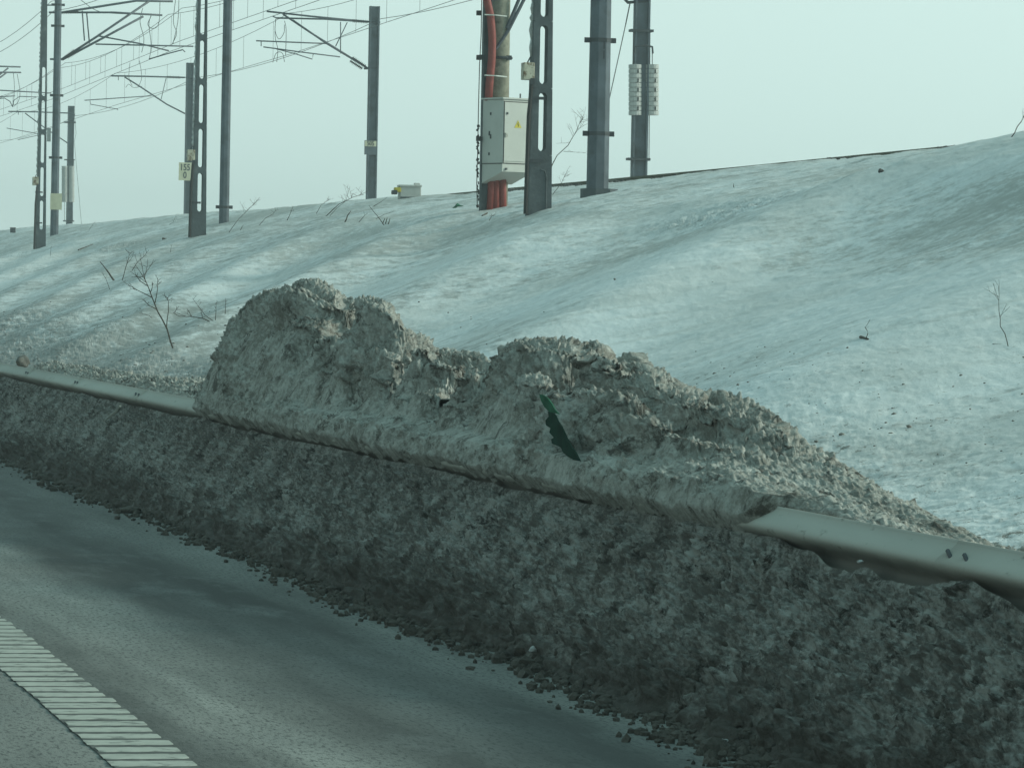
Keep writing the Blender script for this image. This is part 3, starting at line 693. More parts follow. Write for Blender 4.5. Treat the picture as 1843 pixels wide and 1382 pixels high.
# slotted concrete poles
def slotted_pole(u, label, box_v, box_mat, zt=13.6, w0=.42, cond=True):
    x, y, z = base(u, XS); root = empty('slotted_pole', (x, y, z), label, 'concrete pole', GS)
    mbb = MB(); d = .26; zb = z-.5; cells = []; zc = z+.12
    W = lambda zz: w0*(1-(zz-z)/17.0)-.02
    def quadband(za, zb_):   # solid piece
        a, b_ = W(za)/2, W(zb_)/2
        mbb.add([(x-a, y-d/2, za), (x+a, y-d/2, za), (x+a, y+d/2, za), (x-a, y+d/2, za), (x-b_, y-d/2, zb_), (x+b_, y-d/2, zb_), (x+b_, y+d/2, zb_), (x-b_, y+d/2, zb_)],
                [(3, 2, 1, 0), (4, 5, 6, 7), (0, 1, 5, 4), (1, 2, 6, 5), (2, 3, 7, 6), (3, 0, 4, 7)])
    def cell(za, zb_, last=False):
        n = 24; hs = .072; s0, s1 = za+.07+hs, zb_-.07-hs; ring = []; out = []
        cxs = .015
        for k_ in range(n):
            a = 2*math.pi*(k_+.5)/n; ca, sa = math.cos(a), math.sin(a)
            ix = cxs+hs*ca*.95; iz = (s1 if sa > 0 else s0)+hs*sa
            ring.append((ix, iz))
            half = lambda zz: W(zz)/2
            # outer rectangle point
            if abs(ca) > .6:
                zz = (za+zb_)/2+(zb_-za)/2*max(-1, min(1, sa/.8*1.0)); out.append((math.copysign(half(zz), ca), zz))
            else:
                zz = zb_ if sa > 0 else za; out.append((half(zz)*ca/.62, zz))
        vs = []
        for yy in (y-d/2, y+d/2):
            vs += [(x+a, yy, b_) for a, b_ in ring]+[(x+a, yy, b_) for a, b_ in out]
        fs = []
        for k_ in range(n):
            j = (k_+1) % n
            fs.append((k_, n+k_, n+j, j)); fs.append((2*n+k_, 2*n+j, 3*n+j, 3*n+k_)); fs.append((k_, j, 2*n+j, 2*n+k_)); fs.append((n+k_, 3*n+k_, 3*n+j, n+j))
        mbb.add(vs, fs)
    first = .94 if w0 > .4 else .55
    quadband(zb, z+first); zz = z+first
    pitch = 1.13 if w0 > .4 else 1.14
    for i in range(9):
        if zz+pitch > zt: break
        if label.startswith('leftmost') and i > 4: break
        cell(zz, zz+pitch); zz += pitch
    quadband(zz, zt)
    po = mbb.build('pole', M['pole_dark'], root)
    # recessed panel edge at the foot
    if w0 > .4:
        mp_ = MB(); mp_.tube([(x+.10, y-d/2-.004, z+.0), (x+.10, y-d/2-.004, z+.58), (x+.07, y-d/2-.004, z+.68), (x-.0, y-d/2-.004, z+.70)], .012, 6); mp_.build('moulded_edge', M['pole_dark'], root)
    # junction box and the conduit running down from it
    zbx = atX(u, box_v, XS)[2]; wl = W(zbx)/2
    bx = MB(); bx.box((x-wl-.07, y-.06, zbx), (.19, .22, .29)); bo = bx.build('junction_box', box_mat, root, bevel=.012)
    ck = MB(); ck.box((x-wl-.01, y-.16, zbx-.17), (.07, .05, .10)); ck.build('gland', M['dark_steel'], bo); ck = MB(); ck.tube([(x-wl-.08, y-.05, zbx+.14), (x-wl-.03, y-.05, zbx+.24)], .012, 5); ck.build('cable_stub', M['dark_steel'], bo)
    cd = MB(); cd.tube([(x-wl-.02, y-.14, zbx-.2), (x-wl-.04, y-.14, zbx-.55), (x-wl-.06, y-.15, zbx-.75), (x-w0/2-.045, y-.15, z-.05)], .035, 8); cd.build('conduit', M['black'], root)
    for q_ in (.85, 1.9):
        if z+q_ < zbx-.3: st_ = MB(); st_.box((x-.10, y-d/2-.03, z+q_), (.26, .012, .05)); st_.build('strap', M['dark_steel'], root)
    # rime and blown snow stuck along the weather side
    sn = MB(); r_ = random.Random(int(u)); zz = zbx+.25
    while zz < zt-.3:
        w_ = W(zz)/2; L = r_.uniform(.12, .35); sn.tube([(x-w_-.005, y, zz), (x-w_-.012, y+.01, zz+L*.5), (x-w_-.005, y, zz+L)], [.02, r_.uniform(.03, .05), .02], 7); zz += L*.9
    ro_ = sn.build('rime', M['snow'], root, True)
    return root
slotted_pole(968.5, 'largest slotted concrete pole standing right of the electrical cabinet', 131, M['box_rust'])
slotted_pole(357, 'slotted concrete pole in front of the 155 0 board', 281, M['box_rust'], w0=.40)
slotted_pole(73.5, 'leftmost slotted concrete pole with a small dark box on its left side', 327, M['box_rust'], w0=.36)

# round pole with red conduits and the cabinet
px_, py_, pz_ = 17.0, float(atX(889, 370, 17.0)[1]), 0
pz_ = float(terrain(px_, py_, False))
rp = empty('utility_pole', (px_, py_, pz_), 'tan concrete utility pole with red cable conduits and steel braces', 'utility pole')
mbb = MB(); mbb.tube([(px_+.10, py_+.15, pz_-.5), (px_+.10, py_+.15, 9.5)], [.19, .155], 20); mbb.build('pole', M['concrete'], rp, True)
mbb = MB(); mbb.prism(h_outline(.16, .14, .02), pz_-.5, 9.5, (px_-.19, py_)); mbb.build('steel_post', M['pole_dark'], rp)
mbb = MB(); mbb.tube([atY(u, v, py_-.12) for u, v in [(869, -20), (876, 0), (883, 30), (886, 70), (885, 110), (881, 150), (879, 182)]], .075, 12); mbb.build('conduit', M['red'], rp, True)
for u0, u1 in ((881, 884), (894, 893), (906, 905)):
    mbb = MB(); q = atY(u0, 372, py_-.05); mbb.tube([(q[0], q[1], q[2]-.3), atY(u1, 345, py_-.05), atY(u1, 322, py_-.05)], .068, 12); mbb.build('conduit', M['red'], rp, True)
mbb = MB()
for pts in ([(892, 89), (915, 55), (948, -10)], [(912, 52), (938, -10)]): mbb.tube([atY(u, v, py_-.02) for u, v in pts], .035, 6)
mbb.build('brace', M['tube'], rp)
for v in (104,):
    mbb = MB(); q = atY(889, v, py_+.05); mbb.tube([(px_+.10+.205*math.cos(a), py_+.15+.205*math.sin(a), q[2]) for a in [i*math.pi/10 for i in range(21)]], .03, 6, False)
    mbb.box((q[0]-.24, py_-.02, q[2]), (.10, .06, .08)); mbb.box((q[0]+.27, py_-.02, q[2]), (.09, .06, .08)); mbb.build('clamp', M['dark_steel'], rp)
mbb = MB()
for v in (28, 137): mbb.tube([atY(872, v-1, py_-.2), atY(893, v, py_-.22), atY(912, v+2, py_-.1)], .012, 5)
mbb.build('cable_tie', M['white_tie'], rp)
mbb = MB(); mbb.tube([atY(u, v, py_-.1) for u, v in [(867, -5), (866, 60), (863, 120), (861, 200), (860, 260), (858, 330), (859, 372)]], .009, 5)
r_ = random.Random(5)
for v in range(225, 370, 6):
    if r_.random() < .8: mbb.tube([atY(860+r_.uniform(-2.5, 2), v, py_-.1), atY(860+r_.uniform(-2.5, 2.), v+5, py_-.1)], r_.uniform(.012, .028), 6)
for v, s_ in ((24, .09), (250, .10), (104, .09)): mbb.box(atY(862, v, py_-.1), (s_, .06, .09))
mbb.build('earth_cable', M['black'], rp)
# cabinet
ca = empty('electrical_cabinet', (px_+.15, py_-.5, 0), 'pale grey electrical cabinet with a yellow warning triangle hung on the pole', 'electrical cabinet')
RZ = math.radians(26); Rm = Matrix.Rotation(RZ, 3, 'Z')
pc = atY(905, 240, py_-.62)   # front left upright edge
zt_, zm_, zb_ = atY(905, 179, py_-.6)[2], atY(905, 294, py_-.6)[2], atY(905, 330, py_-.6)[2]
zf_ = atY(905, 309, py_-.6)[2]
Wc, Dc = .72, .62
def cp_(a, b_, z_): # a along front (0..Wc), b_ into depth
    v_ = Rm @ Vector((a, b_, 0)); return (pc[0]+v_.x, pc[1]+v_.y, z_)
mbb = MB()
mbb.add([cp_(0, 0, zm_), cp_(Wc, 0, zm_), cp_(Wc, Dc, zm_), cp_(0, Dc, zm_), cp_(0, 0, zt_), cp_(Wc, 0, zt_), cp_(Wc, Dc, zt_), cp_(0, Dc, zt_)],
        [(3, 2, 1, 0), (4, 5, 6, 7), (0, 1, 5, 4), (1, 2, 6, 5), (2, 3, 7, 6), (3, 0, 4, 7)])
cb = mbb.build('body', M['cabinet'], ca, bevel=.008)
mbb = MB()
mbb.add([cp_(0.004, .004, zm_-.008), cp_(Wc-.004, .004, zm_-.008), cp_(Wc-.004, Dc-.004, zm_-.008), cp_(.004, Dc-.004, zm_-.008), cp_(.004, .004, zf_), cp_(Wc-.004, .004, zf_), cp_(Wc-.004, Dc, zb_), cp_(.004, Dc, zb_)],
        [(0, 1, 2, 3), (7, 6, 5, 4), (0, 4, 5, 1), (1, 5, 6, 2), (2, 6, 7, 3), (3, 7, 4, 0)])
mbb.build('skirt', M['cabinet'], ca)
mbb = MB(); mbb.add([cp_(.03, -.012, zm_+.04), cp_(Wc-.03, -.012, zm_+.04), cp_(Wc-.03, -.002, zm_+.04), cp_(.03, -.002, zm_+.04), cp_(.03, -.012, zt_-.06), cp_(Wc-.03, -.012, zt_-.06), cp_(Wc-.03, -.002, zt_-.06), cp_(.03, -.002, zt_-.06)],
        [(3, 2, 1, 0), (4, 5, 6, 7), (0, 1, 5, 4), (1, 2, 6, 5), (2, 3, 7, 6), (3, 0, 4, 7)])
dr = mbb.build('door', M['cabinet'], ca)
mbb = MB(); mbb.box(Vector(cp_(Wc/2, Dc/2, zt_+.02)), (Wc+.05, Dc+.05, .03), RZ); mbb.build('roof', M['cabinet'], ca)
mbb = MB(); mbb.box(cp_(Wc*.6, .05, zt_+.07), (.02, .02, .10), RZ); mbb.build('roof_stud', M['dark_steel'], ca)
def seam(a0, z0_, a1, z1_, nm='seam'):
    mb_ = MB(); mb_.tube([cp_(a0, -.004, z0_), cp_(a1, -.004, z1_)], .007, 4); return mb_
mb_ = seam(.012, zm_, Wc, zm_-.0); mb_.tube([cp_(.018, -.004, zm_), cp_(.018, -.004, zt_-.03)], .007, 4); mb_.tube([cp_(.018, -.004, zt_-.04), cp_(Wc, -.004, zt_-.04)], .006, 4)
mb_.tube([cp_(-.004, .0, zm_-.004), cp_(-.004, Dc, zm_-.004)], .007, 4); mb_.build('seam', M['cabinet_gap'], ca)
mb_ = MB()
for zq in (.16, .80): mb_.box(cp_(.085, -.016, zt_-zq*1.6), (.035, .02, .04), RZ)
mb_.build('hinge', M['dark_steel'], dr)
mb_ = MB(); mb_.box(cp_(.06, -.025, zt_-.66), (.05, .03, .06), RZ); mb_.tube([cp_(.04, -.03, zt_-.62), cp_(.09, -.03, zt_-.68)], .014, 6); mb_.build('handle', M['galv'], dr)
mb_ = MB()
for aa, zq in ((.25, .26), (.22, .62), (.26, .68), (.22, 1.0)): mb_.box(cp_(-.006, Dc-aa, zt_-zq), (.012, .03, .05+.03*(zq > .6 and zq < .7)), RZ)
mb_.build('latch', M['dark_steel'], ca)
mb_ = MB(); tz = zt_-.46; tw = .085
mb_.add([cp_(.34-tw, -.018, tz-.055), cp_(.34+tw, -.018, tz-.055), cp_(.34, -.018, tz+.085), cp_(.34-tw, -.013, tz-.055), cp_(.34+tw, -.013, tz-.055), cp_(.34, -.013, tz+.085)], [(0, 1, 2), (5, 4, 3), (0, 3, 4, 1), (1, 4, 5, 2), (2, 5, 3, 0)])
tri = mb_.build('warning_triangle', M['yellow'], dr)
mb_ = MB(); mb_.tube([cp_(.345, -.021, tz+.045), cp_(.33, -.021, tz+.005), cp_(.352, -.021, tz+.005), cp_(.34, -.021, tz-.035)], .005, 4); mb_.build('bolt_symbol', M['letter'], tri)

# ------------------------------------------------------------------ overhead line
def catenary(name, label, supports, stag=.0):
    root = empty(name, supports[0][:3], label, 'overhead line')
    cw, mw = MB(), MB(); dd = []
    for (a, b_) in zip(supports[:-1], supports[1:]):
        n = 14; con, mes = [], []
        for i in range(n+1):
            t = i/n; x = a[0]+(b_[0]-a[0])*t; y = a[1]+(b_[1]-a[1])*t
            zc = a[2]+(b_[2]-a[2])*t; zm = a[3]+(b_[3]-a[3])*t-.45*4*t*(1-t)
            con.append((x, y, zc)); mes.append((x, y, zm))
        cw.tube(con, .010, 5); mw.tube(mes, .010, 5)
        for i in range(1, n, 2): dd.append((con[i], mes[i]))
    cw.build('contact_wire', M['wire'], root); mw.build('messenger_wire', M['wire'], root)
    for a, b_ in dd:
        d_ = MB(); d_.tube([a, b_], .006, 4); d_.build('dropper', M['wire'], root)
yn = [float(atX(u, 400, XN)[1]) for u in (1074, 403, 98, -82)]; stp = 43.5
yn = [yn[0]-stp*2+6, yn[0]-stp+3]+yn+[yn[-1]+44, yn[-1]+88]
zz0 = lambda y_: 10.35+.0006*y_
catenary('overhead_line', 'pair of thin overhead line wires with droppers above the near track', [(22.3+(.25 if i % 2 else -.2), y_, 10.45, 11.85) for i, y_ in enumerate(yn)])
catenary('overhead_line', 'second pair of near track overhead wires running beside the first at the overlap', [(22.9-(.3 if i % 2 else -.1), y_, 10.75+.05*i, 12.1) for i, y_ in enumerate(yn[1:])])
yf = [float(atX(u, 350, XF)[1]) for u in (1149, 668, 338, 125.5)]; yf = [yf[0]-82, yf[0]-41]+yf+[yf[-1]+48]
catenary('overhead_line', 'pair of thin overhead line wires with droppers above the far track', [(26.2+(.2 if i % 2 else -.2), y_, 10.42, 11.95) for i, y_ in enumerate(yf)])
fw = empty('feeder_wire', (29.9, 80, 12), 'single feeder wire strung along the tops of the far masts', 'feeder wire')
mbb = MB()
for a, b_ in zip(yf[:-1], yf[1:]):
    mbb.tube([(29.85, a+(b_-a)*t, 11.85-.35*4*t*(1-t)) for t in [i/10 for i in range(11)]], .012, 5)
mbb.build('wire', M['wire'], fw)
fw = empty('feeder_wire', (17.7, 80, 12), 'twin feeder wires strung on the road side of the near masts', 'feeder wire')
mbb = MB()
for a, b_ in zip(yn[2:-1], yn[3:]):
    for dx, dz in ((0, 0), (.1, -.35)):
        mbb.tube([(17.75+dx, a+(b_-a)*t, 12.2+dz-.5*4*t*(1-t)) for t in [i/10 for i in range(11)]], .011, 5)
mbb.build('wire', M['wire'], fw)

# ------------------------------------------------------------------ trackside box, marker block, scraps
q = ground_at(728, 357); X0, Y0_, Z0 = q[0], q[1], q[2]
s1 = 1/ (F/ (Y0_*ct+X0*st))
tb_ = empty('trackside_box', (X0, Y0_, Z0), 'low white trackside box with a yellow fitting beside the 505 mast', 'trackside box')
wbx = 38*s1; hbx = 22*s1
RB = math.radians(-4)
mbb = MB(); mbb.box((X0+.12, Y0_, Z0+hbx*.5-.02), (wbx, .5, hbx), RB); mbb.build('body', M['box_white'], tb_, bevel=.015)
mbb = MB(); mbb.box((X0+.12, Y0_, Z0+hbx+.0), (wbx*1.06, .56, .05), RB); mbb.box((X0+.12+wbx*.35, Y0_, Z0+hbx+.05), (.14, .1, .06)); mbb.build('lid', M['box_white'], tb_, bevel=.01)
mbb = MB(); mbb.box((X0+.12-wbx*.62, Y0_-.1, Z0+hbx*.66), (wbx*.30, .3, hbx*.4), RB); mbb.build('yellow_fitting', M['yellow'], tb_, bevel=.02)
mbb = MB(); mbb.box((X0+.12-wbx*.78, Y0_-.15, Z0+hbx*.45), (wbx*.25, .25, hbx*.35), RB); mbb.build('dark_fitting', M['dark_steel'], tb_, bevel=.02)
mbb = MB(); mbb.box((X0+.12, Y0_-.02, Z0-.0), (wbx*.98, .5, .06), RB); mbb.build('plinth', M['pole_dark'], tb_)
q = ground_at(23, 420); mbb = MB(); s2 = (q[1]*ct+q[0]*st)/F
mbb.box((q[0], q[1], q[2]+5*s2), (9*s2, .25, 8*s2)); mbb.box((q[0], q[1], q[2]+9.6*s2), (9.8*s2, .28, 1.6*s2)); o = mbb.build('marker_block', M['dark_steel'], None, bevel=.01); tag(o, 'small dark square marker block on the crest at the far left', 'marker block')

def scrap(name, pts, place, mat, label, cat, thick=.012):
    """crumpled sheet: outline in pixels, placed on the slope, folded"""
    P = [Vector(place(u, v)) for u, v in pts]; n = len(P); c_ = sum(P, Vector())/n
    nrm = Vector((-.3, -1, .3)).normalized(); vs = []; r_ = random.Random(n)
    for s_ in (-1, 1):
        for p in P: vs.append(p+nrm*(s_*-thick)+nrm*(math.sin(p.x*31+p.z*17)*.015))
        vs.append(c_+nrm*(s_*-thick)+nrm*.04)
    fs = []
    for k_ in range(n):
        j = (k_+1) % n
        fs += [(k_, j, n), (n+1+j, n+1+k_, 2*n+1), (j, k_, n+1+k_, n+1+j)]
    mb2 = MB(); mb2.add(vs, fs); o = mb2.build(name, mat, None); tag(o, label, cat); return o
q = ground_at(823, 375); qy = q[1]
scrap('plastic_scrap', [(814, 374), (818, 372), (822, 367), (824, 366), (828, 369), (834, 371), (828, 371.5), (824, 372), (821, 374.5), (817, 374.5)], lambda u, v: atY(u, v, qy), M['green'], 'small green plastic scrap lying on snow left of the cabinet', 'plastic scrap')
# torn green sheet sticking out of the pile
qx = min(float(pile_surface(u, v)[0]) for u, v in [(976, 714), (990, 740), (992, 765), (1000, 790), (1015, 800), (1030, 815)])-.015
dirn = lambda u, v: atX(u, v, qx)
shp = empty('plastic_sheet', dirn(1005, 765), 'torn dark green plastic strip sticking out of the snow pile', 'plastic sheet')
def sheet(pts, mat, nm):
    P = [Vector(dirn(u, v)) for u, v in pts]; n = len(P); nrm = Vector((-.9, -.4, .2)).normalized(); vs = []
    for s_ in (0, 1):
        for p in P: vs.append(p+nrm*(.008*s_))
    mb2 = MB(); fs = [tuple(range(n))[::-1], tuple(range(n, 2*n))]
    for k_ in range(n): j = (k_+1) % n; fs.append((k_, j, n+j, n+k_))
    mb2.add(vs, fs); return mb2.build(nm, mat, shp)
sheet([(973, 710), (976, 722), (982, 733), (991, 742), (1000, 744), (1008, 746), (1000, 736), (996, 728), (989, 718), (980, 711)], M['green'], 'upper_flap')
sheet([(988, 741), (990, 750), (984, 757), (985, 766), (993, 771), (991, 779), (999, 788), (994, 791), (996, 799), (1006, 803), (1012, 806), (1015, 814), (1024, 822), (1034, 828), (1046, 830), (1038, 814), (1030, 802), (1023, 790), (1018, 779), (1013, 768), (1006, 758), (1002, 748), (999, 744), (994, 742)], M['green_dark'], 'lower_strip')

# ------------------------------------------------------------------ twigs and bare shrubs
def stick(mb2, p0, p1, r0, r1, r_, wob=.04, n=6):
    p0, p1 = Vector(p0), Vector(p1); L = (p1-p0).length; pts = []; rs = []; off = Vector((0, 0, 0))
    for i in range(n+1):
        t = i/n; pts.append(p0.lerp(p1, t)+off*math.sin(t*math.pi)); rs.append(r0+(r1-r0)*t)
        off += Vector([r_.uniform(-1, 1)*wob*L for _ in range(3)])*.5
    mb2.tube(pts, rs, 5); return pts
def shrub(bu, bv, tips, label, name='bare_shrub', cat='bare shrub', r=.012, twigs=3, seed=1, group=None, x0=6.0):
    q = ground_at(bu, bv, x0); Y = q[1]; r_ = random.Random(seed)
    root = empty(name, q, label, cat, group)
    for ti, path in enumerate(tips):
        mb2 = MB(); P = [Vector(atY(u, v, Y)) for u, v in path]
        if ti == 0: P[0] = P[0]-Vector((0, 0, .03))
        n = len(P); pts = []; r0 = 0
        for i in range(n-1):
            for t in (0, .5): pts.append(P[i].lerp(P[i+1], t)+Vector((0, r_.uniform(-.05, .05), 0)))
        pts.append(P[-1]); r0 = (r if ti == 0 else r*.6)*(.62 if twigs else .9)
        mb2.tube(pts, [r0*(1-.65*i/(len(pts)-1)) for i in range(len(pts))], 6)
        L = sum((pts[i+1]-pts[i]).length for i in range(len(pts)-1))
        for k_ in range(twigs):
            t = r_.uniform(.45, 1.0); i = min(int(t*(len(pts)-1)), len(pts)-2); a = pts[i].lerp(pts[i+1], t*(len(pts)-1)-i)
            d_ = (pts[-1]-pts[0]).normalized(); side = Vector((r_.uniform(-1, 1), r_.uniform(-.6, .6), r_.uniform(-.3, .8))).normalized()
            b_ = a+(d_*.7+side).normalized()*L*r_.uniform(.10, .28); stick(mb2, a, b_, r0*.38, r0*.18, r_, .08, 3)
            c2 = a.lerp(b_, .6); stick(mb2, c2, c2+(d_*.3+Vector((r_.uniform(-1, 1), r_.uniform(-.5, .5), r_.uniform(-.2, .9)))).normalized()*L*.10, r0*.25, r0*.15, r_, .08, 2)
        mb2.build('stem' if ti == 0 else 'branch', M['twig'], root)
    return root
GB = 'bare twigs along the crest'
shrub(314, 629, [[(314, 629), (300, 592), (284, 560), (272, 530), (262, 505), (256, 495)], [(299, 592), (304, 560), (303, 543), (301, 535)], [(283, 557), (268, 550), (259, 540)], [(275, 536), (255, 526), (243, 520), (230, 512)], [(279, 545), (283, 520), (284, 500)], [(271, 527), (275, 510)], [(266, 515), (252, 506), (247, 498)]], 'tall bare forked shrub leaning left low on the snow slope', r=.022, twigs=6, seed=2)
shrub(385, 579, [[(385, 579), (365, 573), (345, 570), (322, 569), (312, 563)], [(385, 578), (368, 567), (358, 552), (347, 537)], [(387, 576), (389, 545)], [(405, 565), (406, 540)], [(365, 573), (360, 555)], [(345, 570), (336, 555)]], 'bare shrub sprawling sideways near the left edge of the pile', r=.016, twigs=4, seed=3)
shrub(219, 505, [[(219, 505), (226, 482), (231, 465), (233, 455)], [(228, 476), (238, 463), (240, 455)]], 'slender upright twig right of the leaning stake', r=.018, twigs=6, seed=4)
shrub(236, 488, [[(236, 488), (247, 473), (260, 461), (268, 450)], [(247, 473), (243, 458)]], 'curved bare twig bending right on the upper left slope', r=.016, twigs=6, seed=5)
shrub(207, 505, [[(207, 505), (195, 490), (180, 471)]], 'straight dark stake leaning left on the slope', 'stake', 'stake', .028, 0, 6)
shrub(198, 521, [[(198, 521), (192, 505), (188, 498), (183, 490)]], 'thin faint twig below the leaning stake', r=.01, twigs=3, seed=7)
shrub(281, 574, [[(281, 574), (268, 568), (250, 563)]], 'low bent twig left of the tall forked shrub', r=.01, twigs=3, seed=8)
i_ = 0
for (bu, bv, path, lab, rr, tw) in [
    (1003, 268, [(990, 302), (1003, 280), (1022, 262), (1036, 240), (1044, 220), (1050, 212)], 'branchy bare sapling behind the largest slotted pole', .018, 14),
    (1050, 275, [(1015, 270), (1030, 274), (1054, 275)], 'thin side branch reaching towards the thick mast', .009, 3),
    (992, 352, [(992, 352), (1005, 338), (1015, 320), (1022, 305)], 'small bare shrub at the foot of the largest slotted pole', .01, 10),
    (412, 420, [(410, 420), (425, 400), (438, 386), (452, 372), (462, 364)], 'long bare twig rising right of the plain catenary mast', .014, 10),
    (464, 407, [(464, 407), (478, 393), (492, 385), (497, 378)], 'curved twig in the middle of the crest twigs', .012, 5),
    (516, 397, [(516, 397), (524, 380), (528, 372)], 'short double twig on the crest', .014, 3),
    (584, 390, [(584, 390), (610, 368), (635, 355), (655, 350)], 'long arched bare branch left of the 505 mast', .02, 8),
    (590, 390, [(590, 390), (606, 375), (622, 362), (630, 335)], 'bare branch rising behind the arched one', .012, 8),
    (620, 400, [(620, 400), (626, 388), (631, 380)], 'thick short stub leaning right below the 505 mast', .02, 0),
    (644, 400, [(644, 400), (655, 389), (662, 384)], 'thin short twig right of the stub', .01, 1),
    (692, 405, [(692, 405), (680, 390), (664, 370)], 'straight twig leaning left beside the cluster of stubble', .012, 0),
    (668, 396, [(668, 396), (690, 387), (712, 380)], 'long thin twig lying right below the trackside box', .009, 1),
    (666, 373, [(666, 373), (684, 365), (697, 355)], 'faint twig between the 505 mast and the trackside box', .01, 0),
    (570, 378, [(568, 385), (578, 370), (592, 360)], 'scrubby twig left of the arched branch', .012, 8),
    (300, 402, [(300, 406), (312, 400), (318, 385)], 'small shrub left of the 155 0 board', .010, 5),
    (90, 432, [(90, 462), (92, 450), (92, 444)], 'tiny upright twig under the leftmost slotted pole', .01, 1),
    (160, 415, [(158, 415), (166, 406), (171, 400)], 'tiny twig right of the distant weights', .012, 3),
    (306, 455, [(306, 455), (309, 440)], 'short upright twig under the dark plank', .010, 1),
    (433, 414, [(431, 415), (438, 405)], 'short stub near the long bare twig', .014, 1),
    (1560, 612, [(1563, 613), (1559, 600), (1560, 590), (1566, 575)], 'fine bent stalk rising from a dark stick on the right slope', .006, 1),
    (1815, 620, [(1815, 622), (1806, 600), (1801, 575), (1798, 545), (1797, 515)], 'tall thin weed stem on the right slope', .006, 6),
    (1818, 245, [(1818, 247), (1830, 228), (1843, 212), (1852, 200)], 'bare twig on the crest at the right edge', .012, 6),
    (1324, 338, [(1322, 338), (1320, 331)], 'short dark stubble twig on the upper right slope', .01, 0),
    (880, 395, [(878, 398), (885, 390), (892, 384)], 'wispy twig below the red conduits', .01, 8)]:
    i_ += 1
    shrub(bu if path[0][1] != bv else path[0][0], path[0][1], [path], lab, 'bare_twig', 'bare twig', rr, tw, 20+i_)
for (a, b_, rr, lab) in [((688, 404), (693, 393), .018, 'left stub of the dark stubble clump'), ((693, 404), (697, 392), .018, 'middle stub of the dark stubble clump'), ((697, 404), (702, 393), .018, 'right stub of the dark stubble clump')]:
    shrub(a[0], a[1], [[a, b_]], lab, 'plant_stub', 'plant stub', rr, 0, int(a[0]), 'stubble clump under the trackside box')
def lying(name, cat, pts, r, lab, mat='twig'):
    P = [Vector(ground_at(u, v))+Vector((0, 0, r*.7)) for u, v in pts]
    if (P[-1]-P[0]).length > 3: P = [Vector(atY(u, v, P[0].y))+Vector((0, 0, r)) for u, v in pts]
    mb2 = MB(); mb2.tube(P, [r*(1-.3*i/(len(P)-1)) for i in range(len(P))], 7); tag(mb2.build(name, M[mat]), lab, cat)
lying('plank', 'plank', [(292, 432), (306, 434)], .035, 'short dark plank lying on the snow left of a slotted pole')
lying('stick', 'stick', [(141, 451), (167, 441)], .022, 'straight dark stick lying on the upper left slope')
lying('stick', 'stick', [(1549, 609), (1562, 613)], .014, 'short dark stick lying alone on the right slope')
lying('stick', 'stick', [(1787, 621), (1810, 622)], .006, 'thin stick lying at the foot of the weed stem')
lying('stick', 'stick', [(868, 390), (877, 385)], .018, 'short dark stick below the green scrap')

# ------------------------------------------------------------------ lumps
_var = []
def rock(mb2, c_, s_, r_, sub=2, flat=.7):
    if sub == 1:
        if len(_var) < 40:
            t_ = MB(); rock(t_, (0, 0, 0), 1, r_, 1.5, .7); _var.append((np.array(t_.v), t_.f))
        co, fs = _var[r_.randrange(len(_var))]; a = r_.uniform(0, 6.3); ca_, sa_ = math.cos(a), math.sin(a)
        co = np.stack([co[:, 0]*ca_-co[:, 1]*sa_, co[:, 0]*sa_+co[:, 1]*ca_, co[:, 2]*flat/.7], 1)*s_*r_.uniform(.8, 1.2)+np.array(c_)
        mb2.add(co, fs); return
    sub = int(sub)
    bm = bmesh.new(); bmesh.ops.create_icosphere(bm, subdivisions=sub, radius=1)
    k_ = [r_.uniform(0, 50) for _ in range(3)]; sc = (s_*r_.uniform(.75, 1.3), s_*r_.uniform(.75, 1.3), s_*flat*r_.uniform(.7, 1.2))
    co = np.array([v.co[:] for v in bm.verts]); nz = fbm3(co[:, 0]*1.3+k_[0], co[:, 1]*1.3+k_[1], co[:, 2]*1.3+k_[2], 3, 3)
    co = co*(1+.38*nz)[:, None]*np.array(sc); a = r_.uniform(0, 6.3); ca_, sa_ = math.cos(a), math.sin(a)
    co = np.stack([co[:, 0]*ca_-co[:, 1]*sa_, co[:, 0]*sa_+co[:, 1]*ca_, co[:, 2]], 1)+np.array(c_)
    mb2.add(co, [[v.index for v in f_.verts] for f_ in bm.faces]); bm.free()
r_ = random.Random(11)
mb2 = MB()
for i in range(7500):
    y = math.exp(r_.uniform(math.log(11), math.log(48))); tx = float(4.02+.10*noise1(np.array([y*.55]), 51)[0]+.07*noise1(np.array([y*1.9]), 52)[0])
    s_ = min(.045, .005+abs(r_.gauss(0, .0095))); x = tx+r_.gauss(.0, .10) if r_.random() < .8 else tx+r_.uniform(0, .3)
    z = max(0, (x-tx-.02)*1.0)+s_*.3; 
    if x < tx-.34: continue
    rock(mb2, (x, y, z), s_, r_, 1, 1.05)
tag(mb2.build('slush_clods', M['clod'], None), kind='stuff', label='brown clods of slush along the foot of the snow bank')
mb2 = MB()
for i in range(1500):
    x = 21.25+r_.gauss(0, .22); y = r_.choice([r_.uniform(54, 66), r_.uniform(80, 100), r_.uniform(54, 100), r_.gauss(62, 3)])
    n_ = float(noise1(np.array([y*.35]), 77)[0])
    if n_ < -.1: continue
    x -= .5*max(0, n_)*r_.random(); s_ = r_.uniform(.02, .05)
    rock(mb2, (x, y, float(terrain(x, y, False))+s_*.3), s_, r_, 1)
tag(mb2.build('ballast', M['stone'], None), kind='stuff', label='dark ballast stones showing through the snow beside the rail')
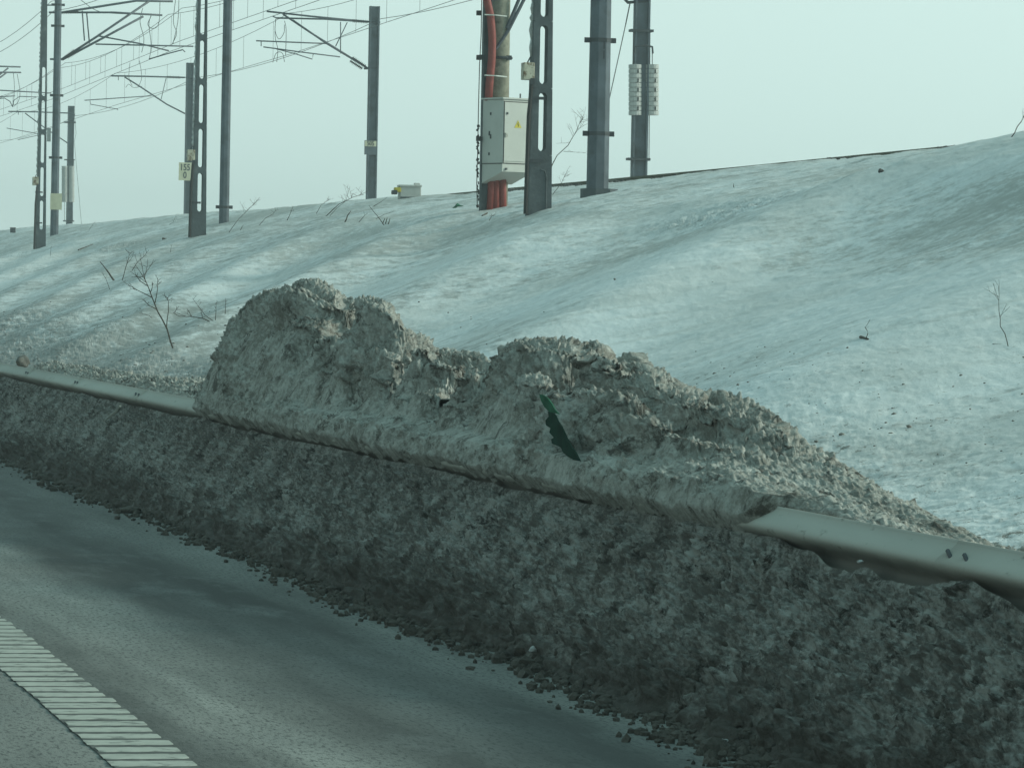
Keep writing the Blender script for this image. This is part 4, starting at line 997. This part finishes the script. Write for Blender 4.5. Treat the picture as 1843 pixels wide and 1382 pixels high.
def one(u, v, s_, mat, name, cat, lab, p=None, flat=.8):
    mb3 = MB(); q_ = ground_at(u, v) if p is None else p; rock(mb3, (q_[0], q_[1], q_[2]+s_*.3), s_, random.Random(int(u)), 3, flat); return tag(mb3.build(name, M[mat], None, True), lab, cat)
one(1585, 310, .035, 'stone', 'stone', 'stone', 'dark stone lying alone on the upper right slope')
one(42, 655, .065, 'brown', 'snow_chunk', 'snow chunk', 'brown chunk resting behind the guard rail at the far left', atX(42, 656, 4.72), 1.0)
one(960, 1170, .014, 'ice', 'ice_piece', 'ice piece', 'small white piece of ice lying in the brown slush', atX(960, 1170, 4.10))
one(1548, 1012, .010, 'ice', 'ice_piece', 'ice piece', 'tiny shiny ice piece under the near end of the guard rail', atX(1548, 1012, 4.47))
one(1300, 1338, .022, 'ice', 'ice_piece', 'ice piece', 'grey ice piece at the road edge near the bottom', atX(1300, 1338, 3.98))
for (u, v, s_, lab) in [(82, 848, .055, 'dark slush lump at the road edge, farthest left'), (232, 921, .07, 'large dark slush lump at the road edge below the pile'), (110, 852, .05, 'flat dark slush lump beside the farthest left one'), (780, 1138, .05, 'dark slush lump at the middle of the road edge')]:
    q_ = atX(u, v, 3.95); one(u, v, s_, 'clod', 'slush_lump', 'slush lump', lab, (q_[0], q_[1], 0.0), .55)
mb2 = MB(); k = 0
while k < 10000:
    y = math.exp(r_.uniform(math.log(17), math.log(95))); x = 5.6+abs(r_.gauss(0, 1.9))
    if k % 3 == 1: y = r_.uniform(18, 42); x = 5.6+abs(r_.gauss(0, 1.6))
    if k % 3 == 2: y = r_.uniform(52, 105); x = 6.2+abs(r_.gauss(0, 1.5))
    if x > 12.5 or (y < 45 and x > 10.5) or (y < 45 and r_.random() < .45): continue
    if float(noise2(np.array([x*.9]), np.array([y*.25]), 16)[0]) < -.05 and r_.random() < .75: continue
    s_ = min(.024, .004+abs(r_.gauss(0, .0055)))*(1 if y < 48 else 1.7); k += 1
    rock(mb2, (x, y, float(terrain(x, y, False))+s_*.2), s_, r_, 1, .6)
M['crumb'] = simple('slush_crumb', (.19, .18, .16), .85, var=.4, scale=9)
tag(mb2.build('snow_crumbs', M['crumb'], None, True), kind='stuff', label='dark crumbs of thrown slush scattered over the lower snow slope')
# split stick leaning on the bank
sp = MB(); P = [Vector(atX(u, v, 4.38+.0)) for u, v in [(198, 759), (212, 747), (222, 740), (228, 731)]]
sp.tube([p+Vector((-.05, 0, 0)) for p in P], [.004, .012, .016, .010], 5)
tag(sp.build('wood_splinter', M['paint']), 'pale splinter sticking out of the bank under the left guard rail', 'wood splinter')

# ------------------------------------------------------------------ haze
hz = MB(); hz.box((0, 0, 0), (2, 2, 2)); me = bpy.data.meshes.new('haze')
bmn = bmesh.new(); bmesh.ops.create_cube(bmn, size=1); bmn.to_mesh(me); bmn.free()
ho = bpy.data.objects.new('haze', me); COL.objects.link(ho); ho.scale = (640, 700, 16.4); ho.location = (10, 280, 16.4/2-1.4); tag(ho, kind='stuff')
hm = bpy.data.materials.new('haze_air'); hm.use_nodes = True; nt = hm.node_tree; nt.nodes.clear()
out = nt.nodes.new('ShaderNodeOutputMaterial'); pv = nt.nodes.new('ShaderNodeVolumePrincipled')
pv.inputs['Color'].default_value = (.86, .93, .93, 1); pv.inputs['Density'].default_value = .0010; pv.inputs['Anisotropy'].default_value = .3
nt.links.new(pv.outputs[0], out.inputs['Volume']); me.materials.append(hm)
